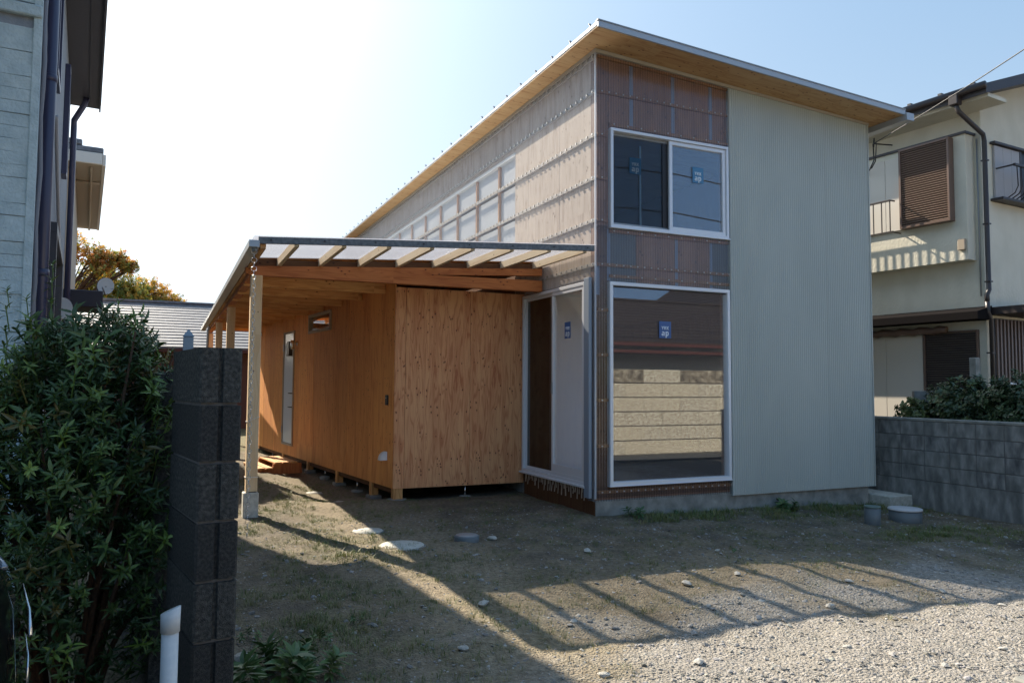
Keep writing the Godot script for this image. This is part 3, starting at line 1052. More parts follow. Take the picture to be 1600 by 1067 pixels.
	B(1.922, 1.93, 0.136, soff(1.93) - 0.03, -0.03, 0.024, s)
	B(4.348, 4.362, 0.138, soff(4.35) - 0.03, -0.03, 0.026, s)
	obj("edge_trim", s, M.panel_metal, H)
	s = mb(true)
	corr(s, 0, zb, -0.03, 4.34, 0.010, 0.032, 0.138, soff(4.35) - 0.02, 4)
	obj("metal_sheet", s, M.panel_metal, H)
	# trim where wall meets soffit
	s = mb()
	hexa(s, [Vector3(-0.022, soff(0) - 0.045, 0.0), Vector3(-0.022, soff(0) - 0.003, 0.0), Vector3(-0.022, soff(0) - 0.003, 0.032), Vector3(-0.022, soff(0) - 0.045, 0.032), Vector3(4.37, soff(4.37) - 0.036, 0.0), Vector3(4.37, soff(4.37) - 0.003, 0.0), Vector3(4.37, soff(4.37) - 0.003, 0.032), Vector3(4.37, soff(4.37) - 0.036, 0.032)], 0)
	obj("trim", s, M.trim, H)
	s = mb()
	B(-0.022, 0.0, soff(0) - 0.045, soff(0) - 0.003, zb, 0.0, s, 2)
	obj("trim", s, M.trim, H)
	# roof
	var xl := -0.25
	var xr := 4.52
	var zf := 0.49
	for k in 6:
		s = mb()
		var x0 := xl + 0.795 * k
		var x1 := x0 + 0.793
		uvo = Vector2(R.randf(), R.randf())
		var c := func(x: float, dy: float, zz: float) -> Vector3: return Vector3(x, soff(x) + dy, zz)
		hexa(s, [c.call(x0, 0.0, zf - 0.02), c.call(x0, 0.012, zf - 0.02), c.call(x1, 0.012, zf - 0.02), c.call(x1, 0.0, zf - 0.02), c.call(x0, 0.0, zb - 0.4), c.call(x0, 0.012, zb - 0.4), c.call(x1, 0.012, zb - 0.4), c.call(x1, 0.0, zb - 0.4)], 0)
		obj("soffit_board", s, M.soffit, H)
	uvo = Vector2.ZERO
	s = mb()
	var rp := func(x: float, dy: float, zz: float) -> Vector3: return Vector3(x, soff(x) + dy, zz)
	hexa(s, [rp.call(xl, 0.013, zf - 0.02), rp.call(xl, 0.066, zf - 0.02), rp.call(xr, 0.066, zf - 0.02), rp.call(xr, 0.013, zf - 0.02), rp.call(xl, 0.013, zb - 0.4), rp.call(xl, 0.066, zb - 0.4), rp.call(xr, 0.066, zb - 0.4), rp.call(xr, 0.013, zb - 0.4)])
	var rf := obj("roof", s, M.galv, H)
	s = mb()
	hexa(s, [rp.call(xl - 0.006, -0.004, zf - 0.02), rp.call(xl - 0.006, 0.062, zf - 0.02), rp.call(xr, 0.062, zf - 0.02), rp.call(xr, -0.004, zf - 0.02), rp.call(xl - 0.006, -0.004, zf), rp.call(xl - 0.006, 0.062, zf), rp.call(xr, 0.062, zf), rp.call(xr, -0.004, zf)])
	obj("fascia", s, M.fascia, rf)
	s = mb()
	hexa(s, [rp.call(xl - 0.012, 0.062, zf - 0.05), rp.call(xl - 0.012, 0.075, zf - 0.05), rp.call(xr, 0.075, zf - 0.05), rp.call(xr, 0.062, zf - 0.05), rp.call(xl - 0.012, 0.062, zf + 0.008), rp.call(xl - 0.012, 0.075, zf + 0.008), rp.call(xr, 0.075, zf + 0.008), rp.call(xr, 0.062, zf + 0.008)])
	obj("drip_edge", s, M.alu_dark, rf)
	s = mb()
	B(xl - 0.008, xl, soff(xl) + 0.022, soff(xl) + 0.058, zb - 0.4, zf - 0.02, s)
	obj("fascia", s, M.fascia, rf)
	for k in 32:
		var zz := 0.30 - 0.455 * k
		s = mb()
		hexa(s, [rp.call(xl - 0.008, 0.066, zz), rp.call(xl - 0.008, 0.085, zz), rp.call(xl - 0.008, 0.085, zz + 0.012), rp.call(xl - 0.008, 0.066, zz + 0.014), rp.call(xr, 0.066, zz), rp.call(xr, 0.085, zz), rp.call(xr, 0.085, zz + 0.018), rp.call(xr, 0.066, zz + 0.018)])
		B(xl - 0.018, xl + 0.01, soff(xl) + 0.087, soff(xl) + 0.099, zz, zz + 0.012, s)
		obj("roof_seam", s, M.alu_dark, rf)
	s = mb()
	extrude(s, PackedVector2Array([Vector2(xr, 5.155), Vector2(xr, 5.05), Vector2(xr + 0.14, 5.05), Vector2(xr + 0.14, 5.15), Vector2(xr + 0.13, 5.15), Vector2(xr + 0.13, 5.06), Vector2(xr + 0.012, 5.06), Vector2(xr + 0.012, 5.155)]), 2, zb - 0.4, 0.50)
	B(xr + 0.001, xr + 0.139, 5.051, 5.149, 0.5, 0.51, s)
	obj("gutter", s, M.fascia, rf)

	# upper sliding window
	var w := Node3D.new()
	w.name = "window"
	H.add_child(w, true)
	s = mb()
	ring2(s, 2, 0.188, 1.903, 3.288, 4.452, -0.06, 0.032, 0.035)
	B(0.18, 1.911, 3.276, 3.292, -0.02, 0.045, s, 1, 0.003)
	obj("frame", s, M.alu, w)
	s = mb()
	ring2(s, 2, 0.226, 1.06, 3.326, 4.414, -0.055, -0.03, 0.03)
	obj("sash", s, M.alu_dark, w)
	s = mb()
	ring2(s, 2, 1.02, 1.865, 3.326, 4.414, -0.018, 0.012, 0.045)
	obj("sash", s, M.alu, w)
	s = mb()
	B(0.258, 1.02, 3.358, 4.382, -0.046, -0.040, s)
	B(0.258, 1.02, 3.358, 4.382, -0.050, -0.0485, s)
	obj("pane", s, M.glass, w)
	s = mb()
	B(1.066, 1.819, 3.372, 4.368, -0.006, 0.0, s)
	B(1.066, 1.819, 3.372, 4.368, -0.012, -0.0085, s)
	B(1.066, 1.819, 3.372, 4.368, -0.018, -0.0145, s)
	obj("pane", s, M.glass, w)
	s = mb()
	B(0.258, 0.945, 3.36, 4.38, -0.030, -0.0295, s)
	obj("insect_screen", s, M.screen_fine, w)
	s = mb()
	B(0.948, 1.018, 3.36, 4.38, -0.036, -0.030, s)
	obj("screen_edge", s, M.black, w)
	s = mb()
	B(0.622, 0.648, 3.36, 4.31, -0.0385, -0.0375, s)
	obj("tape", s, M.film, w)
	sticker(w, Vector3(0.565, 4.06, -0.0375), 0.0, 0.165, 0.195, M.sticker_cyan)
	sticker(w, Vector3(1.45, 4.045, 0.0015), 0.0, 0.165, 0.195, M.sticker_cyan)
	# big fixed window
	w = Node3D.new()
	w.name = "window"
	H.add_child(w, true)
	s = mb()
	ring2(s, 2, 0.172, 1.903, 0.336, 2.656, -0.06, 0.034, 0.042)
	B(0.165, 1.91, 0.326, 0.338, -0.02, 0.046, s, 1, 0.003)
	obj("frame", s, M.alu, w)
	s = mb()
	B(0.2145, 1.8605, 0.3785, 2.6135, -0.014, -0.008, s)
	B(0.2145, 1.8605, 0.3785, 2.6135, -0.022, -0.017, s)
	B(0.2145, 1.8605, 0.3785, 2.6135, -0.030, -0.025, s)
	obj("pane", s, M.glass, w)
	s = mb()
	B(0.2145, 1.8605, 2.6, 2.6135, -0.007, -0.002, s)
	obj("gasket", s, M.black, w)
	sticker(w, Vector3(0.955, 2.13, -0.0055), 0.0, 0.17, 0.20, M.sticker)
	# sliding door in the left wall
	w = Node3D.new()
	w.name = "sliding_door"
	H.add_child(w, true)
	s = mb()
	ring2(s, 0, -1.87, -0.17, 0.325, 2.665, -0.045, 0.06, 0.04)
	B(-0.07, 0.0, 0.30, 0.325, -1.9, -0.15, s, 1, 0.003)
	obj("frame", s, M.alu, w)
	s = mb()
	ring2(s, 0, -1.83, -0.98, 0.365, 2.625, -0.005, 0.02, 0.035)
	obj("sash", s, M.alu, w)
	s = mb()
	ring2(s, 0, -1.02, -0.21, 0.365, 2.625, -0.035, -0.010, 0.045)
	B(-0.034, -0.011, 0.41, 0.5, -0.975, -0.255, s)
	obj("sash", s, M.alu, w)
	s = mb()
	B(0.006, 0.010, 0.4, 2.59, -1.795, -1.015, s)
	obj("pane", s, M.dim_pane, w)
	s = mb()
	B(-0.022, -0.018, 0.5, 2.58, -0.975, -0.255, s)
	obj("pane", s, M.thin_glass, w)
	s = mb()
	B(-0.05, -0.036, 1.36, 1.5, -1.005, -0.985, s, 1, 0.003)
	obj("handle", s, M.alu_dark, w)
	sticker(w, Vector3(-0.0235, 2.13, -0.62), -PI / 2, 0.15, 0.20, M.sticker)
	s = mb()
	B(-0.06, -0.02, 0.2, 2.7, -0.168, -0.05, s, 1, 0.004)
	obj("corner_board", s, M.alu_blue, H)
	# shaggy sealing felt hanging under the sliding door
	s = mb()
	for k in 40:
		var zz := -0.14 - k * 0.043
		var l := R.randf_range(0.05, 0.17)
		bar(s, Vector3(-0.01 + R.randf() * 0.012, 0.31, zz), Vector3(-0.012, 0.31 - l, zz + R.randf_range(-0.02, 0.02)), R.randf_range(0.012, 0.03), 0.003, Vector3.RIGHT)
	stuff(obj("ragged_membrane", s, M.ply_wall, H))
	s = mb()
	B(0.002, 0.011, 0.0, 0.3, -1.88, -0.03, s)
	obj("sill_board", s, M.timber_dark, H)
	local()

# ------------------------------------------------------------------ the timber annex with its lean-to roof
func lean(x: float) -> float:
	return 3.056 + 0.06 * x

func slab_x(s: SurfaceTool, x0: float, x1: float, d0: float, d1: float, z0: float, z1: float, g := 0) -> void:
	hexa(s, [Vector3(x0, lean(x0) + d0, z0), Vector3(x0, lean(x0) + d1, z0), Vector3(x0, lean(x0) + d1, z1), Vector3(x0, lean(x0) + d0, z1), Vector3(x1, lean(x1) + d0, z0), Vector3(x1, lean(x1) + d1, z0), Vector3(x1, lean(x1) + d1, z1), Vector3(x1, lean(x1) + d0, z1)], g)

func build_annex() -> void:
	var A := thing("timber_annex", "single-storey plywood annex on short posts with a lean-to roof along the house", "annex", Vector3(-2.0, 0, -6.0))
	in_world(A)
	var s := mb()
	# front: three sheets of knotty plywood with open joints
	var k := 0
	for q in [[-1.80, -1.664], [-1.660, -0.786], [-0.782, -0.002]]:
		s = mb()
		uvo = Vector2(0.31 + 0.37 * k, 0.06 * k)
		B(q[0], q[1], 0.163, 2.70, -1.924, -1.9 + 0.0015 * k, s)
		obj("plywood_panel", s, M.ply, A)
		k += 1
	# side wall, splayed: local frame with -z running back along it
	var inv := F
	var side := Transform3D(Basis(Vector3.UP, asin(0.108)), Vector3(-1.805, 0, -1.9))
	F = inv * side
	var holes := [[-5.64, -4.87, 0.345, 2.44], [-3.91, -2.67, 2.32, 2.64]]
	for i in 9:
		s = mb()
		uvo = Vector2(R.randf(), R.randf())
		holed(s, 0, -0.91 * (i + 1) + 0.003, -0.91 * i - (0.002 if i else 0.026), 0.165, 2.86, 0.0 + 0.002 * (i % 2), 0.024, holes)
		obj("plywood_panel", s, [M.ply_side, M.ply_side_b, M.ply_side_c][(i * 2 + i / 3) % 3], A)
	uvo = Vector2.ZERO
	# narrow white door
	var d := Node3D.new()
	d.name = "door"
	A.add_child(d, true)
	s = mb()
	ring2(s, 0, -5.64, -4.87, 0.345, 2.44, -0.02, 0.05, 0.035)
	obj("frame", s, M.beige, d)
	s = mb()
	B(-0.002, 0.03, 0.382, 2.402, -5.602, -4.908, s, 1, 0.004)
	obj("leaf", s, M.door_glass, d)
	for y in [0.62, 2.15]:
		s = mb()
		B(-0.03, -0.021, y - 0.06, y + 0.06, -5.62, -5.59, s)
		obj("hinge", s, M.alu_dark, d)
	for y in [1.30, 1.05]:
		s = mb(true)
		tube(s, [Vector3(-0.003, y, -4.97), Vector3(-0.045, y, -4.97), Vector3(-0.05, y, -5.07)], 0.009, 8)
		obj("handle", s, M.black, d)
	s = mb()
	extrude(s, PackedVector2Array([Vector2(-5.12, 1.98), Vector2(-4.93, 1.98), Vector2(-4.93, 2.15), Vector2(-4.95, 2.21), Vector2(-5.0, 2.245), Vector2(-5.05, 2.245), Vector2(-5.1, 2.21), Vector2(-5.12, 2.15)]), 0, -0.09, -0.024)
	obj("letter_box", s, M.black, d)
	# small high window
	d = Node3D.new()
	d.name = "window"
	A.add_child(d, true)
	s = mb()
	ring2(s, 0, -3.91, -2.67, 2.32, 2.64, -0.03, 0.05, 0.045)
	obj("frame", s, M.beige, d)
	s = mb()
	B(0.0, 0.006, 2.365, 2.595, -3.865, -2.715, s)
	obj("pane", s, M.glass, d)
	# fittings on the side wall
	s = mb()
	B(-0.022, -0.001, 1.2, 1.33, -0.26, -0.18, s, 1, 0.006)
	obj("intercom", s, M.black, A)
	s = mb()
	B(-0.0255, -0.0225, 1.285, 1.3, -0.225, -0.212, s)
	obj("intercom_lens", s, M.white, A)
	s = mb(true)
	var hood := []
	for i in 7:
		var a := PI * i / 12.0
		hood.append(Vector2(sin(a) * 0.09, cos(a) * 0.11))
	for i in 6:
		for zz in [[-0.30, -0.20]]:
			var p0 := Vector3(-hood[i].x - 0.001, 0.50 + hood[i].y, zz[0])
			var p1 := Vector3(-hood[i + 1].x - 0.001, 0.50 + hood[i + 1].y, zz[0])
			face(s, [p0, p1, p1 + Vector3(0, 0, 0.1), p0 + Vector3(0, 0, 0.1)], Vector3(0.05, 0.45, -0.25))
			face(s, [p0, p1, Vector3(0, 0.5, zz[0])], Vector3(0, 0.5, -0.25))
			face(s, [p0 + Vector3(0, 0, 0.1), p1 + Vector3(0, 0, 0.1), Vector3(0, 0.5, zz[1])], Vector3(0, 0.5, -0.25))
	obj("vent_hood", s, M.white, A)
	for q in [[-7.58, 2.53], [-4.66, 2.19]]:
		s = mb(true)
		tube(s, [Vector3(-0.001, q[1], q[0]), Vector3(-0.02, q[1], q[0])], 0.045, 14)
		tube(s, [Vector3(-0.02, q[1], q[0]), Vector3(-0.09, q[1] + 0.01, q[0])], 0.012, 8)
		tube(s, [Vector3(-0.10, q[1] + 0.06, q[0]), Vector3(-0.10, q[1] - 0.10, q[0])], [0.03, 0.038], 14)
		obj("wall_lamp", s, M.steel_bright, A)
	# underside, short posts on concrete pads, steel rods between
	s = mb()
	B(0.03, 0.12, 0.10, 0.164, -8.1, -0.05, s, 2)
	obj("floor_beam", s, M.timber_dark, A)
	for q in [-0.81, -2.3, -3.9, -5.6, -7.7]:
		var g := gh(-1.9, -2.0 + q)
		s = mb()
		B(0.005, 0.10, g + 0.05, 0.164, q - 0.05, q + 0.05, s, 1, 0.003)
		var leg := obj("leg", s, M.timber, A)
		s = mb()
		B(-0.03, 0.135, g - 0.2, g + 0.05, q - 0.085, q + 0.085, s, 1, 0.008)
		obj("foot_pad", s, M.concrete, leg)
	for q in [-1.5, -3.05, -4.75, -6.6]:
		var g := gh(-1.9, -2.0 + q)
		s = mb(true)
		tube(s, [Vector3(0.06, g + 0.03, q), Vector3(0.06, 0.1, q)], 0.008, 8)
		var rod := obj("support_rod", s, M.steel_bright, A)
		s = mb(true)
		disc(s, Vector3(0.06, g - 0.1, q), 0.085, 0.14, 20, 0.006)
		obj("foot_pad", s, M.concrete, rod)
	F = inv
	s = mb()
	B(-1.79, -1.67, gh(-1.7, -1.9) + 0.012, 0.162, -2.03, -1.915, s, 1, 0.003)
	var cl := obj("leg", s, M.timber, A)
	s = mb()
	disc(s, Vector3(-1.73, gh(-1.7, -1.9) - 0.05, -1.97), 0.12, 0.062, 20, 0.005)
	obj("foot_pad", s, M.concrete, cl)
	s = mb(true)
	tube(s, [Vector3(-0.82, gh(-0.8, -1.95), -1.95), Vector3(-0.82, 0.162, -1.95)], 0.009, 8)
	var fr := obj("support_rod", s, M.steel_bright, A)
	s = mb(true)
	disc(s, Vector3(-0.82, gh(-0.8, -1.95) - 0.03, -1.95), 0.075, 0.042, 16, 0.004)
	obj("foot_pad", s, M.concrete, fr)
	s = mb()
	extrude(s, PackedVector2Array([Vector2(-1.78, -1.93), Vector2(-0.01, -1.93), Vector2(-0.01, -10.0), Vector2(-2.6, -10.0)]), 1, 0.165, 0.185)
	obj("floor", s, M.timber_dark, A)
	s = mb()
	B(-2.66, -0.02, 0.17, 2.85, -10.05, -10.0, s)
	obj("wall", s, M.ply_side, A)
	# posts
	for zz in [-1.35, -5.15, -8.3, -11.8]:
		var g := gh(-3.54, zz)
		s = mb()
		B(-3.60, -3.48, g + (0.27 if zz > -2 else 0.1), 2.655, zz - 0.06, zz + 0.06, s, 1, 0.004)
		var post := obj("post", s, M.timber_post, A)
		s = mb()
		B(-3.625, -3.465, g - 0.3, g + (0.262 if zz > -2 else 0.095), zz - 0.085, zz + 0.085, s, 1, 0.008)
		obj("footing", s, M.concrete_pale, post)
		s = mb()
		B(-3.59, -3.49, g + (0.262 if zz > -2 else 0.095), g + (0.27 if zz > -2 else 0.1), zz - 0.05, zz + 0.05, s)
		obj("pad", s, M.black, post)
		if zz > -2:
			for y in [0.45, 1.05]:
				s = mb()
				ring2(s, 2, -3.604, -3.476, y, y + 0.012, zz + 0.0, zz + 0.0, 0.002)
				bar(s, Vector3(-3.606, y, zz + 0.064), Vector3(-3.474, y + (0.0 if y < 1 else 0.055), zz + 0.064), 0.004, 0.008, Vector3(0, 0, 1))
				bar(s, Vector3(-3.606, y, zz + 0.064), Vector3(-3.606, y, zz - 0.064), 0.004, 0.008)
				obj("tie", s, M.white, post)
	# beams: the level one at the front, the sloping rafter on it, the edge beam and the cross beams going back
	s = mb()
	hexa(s, [Vector3(-3.62, 2.655, -1.40), Vector3(-3.62, 2.755, -1.40), Vector3(-3.62, 2.755, -1.30), Vector3(-3.62, 2.655, -1.30), Vector3(-0.03, 2.672, -1.40), Vector3(-0.03, 2.815, -1.40), Vector3(-0.03, 2.815, -1.30), Vector3(-0.03, 2.672, -1.30)], 0)
	obj("beam", s, M.timber_red, A)
	s = mb()
	slab_x(s, -3.66, -0.03, -0.172, -0.086, -1.395, -1.305)
	obj("rafter", s, M.timber_red, A)
	for i in range(1, 11):
		var zz := -1.35 - 0.91 * i
		var xe := -1.805 - 0.108 * (-zz - 1.9) + 0.0
		s = mb()
		B(-3.60, minf(xe, -1.81) - 0.002, 2.648, 2.79, zz - 0.03, zz + 0.03, s, 0, 0.003)
		obj("cross_beam", s, M.timber, A)
	s = mb()
	B(-3.60, -3.50, 2.675, 2.788, -11.9, -1.41, s, 2)
	obj("beam", s, M.timber_red, A)
	for i in 8:
		var x := -3.33 + 0.4525 * i
		s = mb()
		uvo = Vector2(R.randf(), R.randf())
		B(x, x + 0.045, lean(x) - 0.084, lean(x) - 0.004, -10.8, -0.001, s, 2)
		obj("purlin", s, M.timber_white, A)
		if i < 8:
			s = mb()
			B(x + 0.046, minf(x + 0.4515, -0.02), lean(x) - 0.084, lean(x) - 0.002, -1.35, -1.315, s, 0)
			obj("blocking", s, M.timber_dark, A)
	uvo = Vector2.ZERO
	s = mb()
	B(-3.6, -3.334, lean(-3.5) - 0.085, lean(-3.5) - 0.002, -1.35, -1.315, s, 0)
	obj("blocking", s, M.timber_dark, A)
	s = mb()
	B(-3.64, -3.59, lean(-3.6) - 0.11, lean(-3.6) - 0.002, -10.8, -0.001, s, 2)
	obj("edge_board", s, M.timber, A)
	# roof: opaque boarding behind, clear corrugated sheet over the front bay
	for i in 10:
		s = mb()
		uvo = Vector2(R.randf(), R.randf())
		slab_x(s, -3.66, -0.01, 0.0, 0.012, -1.32 - 0.95 * (i + 1), -1.322 - 0.95 * i)
		obj("roof_board", s, M.ply_side, A)
	uvo = Vector2.ZERO
	s = mb()
	slab_x(s, -3.70, -0.005, 0.013, 0.02, -10.85, -1.32)
	var rf := obj("roof", s, M.galv, A)
	for i in 20:
		s = mb()
		slab_x(s, -3.71, -0.02, 0.02, 0.045, -1.5 - 0.455 * i, -1.482 - 0.455 * i)
		obj("roof_seam", s, M.galv, rf)
	s = mb(true)
	var n := 250
	for i in n:
		var z0 := -1.33 + 1.345 * i / n
		var z1 := -1.33 + 1.345 * (i + 1) / n
		var h0 := 0.004 + 0.0045 * sin(TAU * z0 / 0.032) + 0.0045
		var h1 := 0.004 + 0.0045 * sin(TAU * z1 / 0.032) + 0.0045
		var a0 := Vector3(-3.70, lean(-3.7) + h0, z0)
		var a1 := Vector3(-3.70, lean(-3.7) + h1, z1)
		var b0 := Vector3(-0.012, lean(0) + h0, z0)
		var b1 := Vector3(-0.012, lean(0) + h1, z1)
		for q in [a0, b1, a1, a0, b0, b1]:
			vx(s, q, Vector2(q.z, q.x))
	obj("clear_roof_sheet", s, M.clear_roof, A)
	s = mb()
	slab_x(s, -3.66, -0.03, -0.066, -0.002, 0.0, 0.03)
	var fa := obj("fascia", s, M.timber_grey, A)
	s = mb()
	for x in [-3.55, -3.05, -2.55, -2.05, -1.55, -1.05, -0.55, -0.12]:
		B(x - 0.008, x + 0.008, lean(x) - 0.04, lean(x) - 0.024, 0.030, 0.034, s)
	stuff(obj("bolt_head", s, M.black, fa))
	s = mb()
	extrude(s, PackedVector2Array([Vector2(-3.745, 2.80), Vector2(-3.745, 2.735), Vector2(-3.65, 2.735), Vector2(-3.65, 2.80), Vector2(-3.658, 2.80), Vector2(-3.658, 2.743), Vector2(-3.737, 2.743), Vector2(-3.737, 2.80)]), 2, -12.25, 0.03)
	B(-3.744, -3.651, 2.736, 2.799, 0.03, 0.036, s)
	obj("gutter", s, M.fascia, A)
	s = mb(true)
	tube(s, [Vector3(-3.62, 2.70, -10.2), Vector3(-3.66, 2.62, -10.2), Vector3(-3.70, 0.1, -10.2)], 0.03, 8)
	obj("downpipe", s, M.alu_dark, A)
	local()
	# rain chain hanging from the end of the gutter
	var rc := thing("rain_chain", "thin metal rain chain of small rings hanging from the gutter beside the front post", "rain chain", Vector3(-3.69, 0, -0.03))
	s = mb(true)
	for i in 66:
		var y := 2.72 - i * 0.0405
		var r := 0.018 if i > 4 else 0.026
		var pts := []
		for j in 9:
			var a := TAU * j / 8.0
			pts.append(Vector3(cos(a) * r, y - 0.02 + sin(a) * 0.024, 0) if i % 2 == 0 else Vector3(0, y - 0.02 + sin(a) * 0.024, cos(a) * r))
		tube(s, pts, 0.0022, 4, false)
	obj("ring_links", s, M.steel_bright, rc)
	s = mb(true)
	tube(s, [Vector3(0, 2.735, 0), Vector3(0, 2.70, 0)], [0.03, 0.02], 10)
	obj("outlet", s, M.alu_dark, rc)

func build_yard_things() -> void:
	# timber step to the annex door
	var t := thing("timber_step", "low wooden step of pale slats on red-brown sides before the annex door", "step", on_ground(-2.78, -5.9), 0.11)
	var s := mb()
	for x in [-0.34, 0.30]:
		s = mb()
		B(x, x + 0.035, 0.0, 0.085, -0.5, 0.62, s, 2)
		obj("side", s, M.timber_red, t)
	for zz in [-0.48, 0.56]:
		s = mb()
		extrude(s, PackedVector2Array([Vector2(-0.36, 0), Vector2(0.335, 0), Vector2(0.335, 0.165), Vector2(-0.12, 0.165), Vector2(-0.12, 0.085), Vector2(-0.36, 0.085)]), 2, zz, zz + 0.035)
		obj("stringer", s, M.timber_red, t)
	for i in 5:
		s = mb()
		var x := -0.36 + 0.125 * i + (0.01 if i > 1 else 0.0)
		var y := 0.087 if i < 2 else 0.168
		B(x, x + 0.105, y, y + 0.024, -0.52, 0.64, s, 2, 0.003)
		obj("slat", s, M.timber, t)
	# access covers
	for q in [[-2.54, -0.14, 0.15, 0.02, "pale round concrete cover in the sunlit strip, the farther of two"], [-2.43, 0.70, 0.20, 0.024, "pale round concrete cover in the sunlit strip, the nearer and larger of two"],
			[-2.52, -3.35, 0.11, 0.03, "small pale round cover far back beside the annex posts"], [-2.38, -2.35, 0.12, 0.012, "small flat pale cover near the annex posts, half in shade"]]:
		t = thing("access_cover", q[4], "access cover", on_ground(q[0], q[1], -0.02), 0.0, "round covers let into the ground")
		s = mb(true)
		disc(s, Vector3.ZERO, q[2], 0.016 + q[3] * 0.45, 28, 0.005)
		obj("lid", s, M.concrete_pale, t)
		s = mb(true)
		disc(s, Vector3(0, 0.01, 0), q[2] * 0.72, 0.0095 + q[3] * 0.45, 24, 0.003)
		for sd in [-1.0, 1.0]:
			disc(s, Vector3(q[2] * 0.4 * sd, 0.01, 0), 0.014, 0.0115 + q[3] * 0.45, 10)
		obj("raised_centre", s, M.concrete_pale, t)
		s = mb(true)
		disc(s, Vector3(0, -0.05, 0), q[2] + 0.016, 0.066, 28)
		obj("rim", s, M.concrete, t)
	t = thing("drain_cover", "dark grey round drain pipe end with a lid in the shaded yard", "drain", on_ground(-1.78, 0.63))
	s = mb(true)
	disc(s, Vector3(0, -0.1, 0), 0.12, 0.145, 24, 0.004)
	obj("ring", s, M.grey_pvc, t)
	s = mb(true)
	disc(s, Vector3(0, 0.045, 0), 0.105, 0.008, 24, 0.003)
	obj("lid", s, M.alu_dark, t)
	# right corner: slab, standing pipe, inspection chamber
	s = mb()
	var y0 := gh(4.5, -0.2)
	B(4.30, 4.72, y0 - 0.2, 0.035, -1.4, 0.30, s, 1, 0.01)
	tag(obj("concrete_slab", s, M.concrete_pale), "low pale concrete slab between the metal wall and the block wall", "slab")
	t = thing("standing_drain_pipe", "short upright grey plastic drain pipe by the right corner of the metal wall", "pipe", on_ground(3.02, 1.10))
	s = mb(true)
	tube(s, [Vector3(0, -0.1, 0), Vector3(0, 0.20, 0)], 0.088, 24)
	obj("body", s, M.grey_pvc, t)
	s = mb(true)
	disc(s, Vector3(0, 0.20, 0), 0.093, 0.02, 24, 0.006)
	obj("cap", s, mat(lin(0.12, 0.17, 0.15), 0.5), t)
	t = thing("inspection_chamber", "round grey inspection chamber with a pale white lid by the block wall", "inspection chamber", on_ground(3.62, 1.05))
	s = mb(true)
	tube(s, [Vector3(0, -0.1, 0), Vector3(0, 0.115, 0)], 0.18, 32)
	obj("body", s, M.grey_pvc, t)
	s = mb(true)
	disc(s, Vector3(0, 0.115, 0), 0.19, 0.022, 32, 0.008)
	obj("lid", s, mat(lin(0.52, 0.50, 0.50), 0.6), t)

func block_run(t: Node3D, len_: float, h: float, cw: float, rh: float, thick: float, courses: int, y0: float, stagger: bool, base_h: float) -> void:
	# local: wall runs along -z from 0, thickness in x 0..thick, face looking to -x
	var s := mb()
	B(0.008, thick - 0.008, y0, y0 + base_h + courses * rh - 0.012, -len_, 0, s)
	obj("mortar_core", s, M.mortar, t)
	s = mb()
	B(0.0, thick, y0 - 0.3, y0 + base_h - 0.008, -len_, 0, s)
	obj("base", s, M.block_b, t)
	for r in courses:
		var z := 0.0 - (0.5 * cw if stagger and r % 2 == 1 else 0.0)
		if z < 0.0:
			s = mb()
			B(0.0, thick, y0 + base_h + r * rh, y0 + base_h + (r + 1) * rh - 0.008, z + 0.004, -0.0, s, 1, 0.005)
			obj("block", s, M.block, t)
		while z > -len_ + 0.01:
			var e := maxf(z - cw, -len_)
			s = mb()
			var o := R.randf_range(-0.0015, 0.0015)
			B(o, thick + o, y0 + base_h + r * rh, y0 + base_h + (r + 1) * rh - 0.008, e + 0.004, z - 0.004, s, 1, 0.004)
			obj("block", s, [M.block, M.block_b][R.randi() % 2], t)
			z -= cw
	s = mb()
	B(-0.012, thick + 0.012, y0 + base_h + courses * rh - 0.006, y0 + base_h + courses * rh + 0.03, -len_, 0.0, s, 1, 0.006)
	obj("coping", s, M.concrete, t)

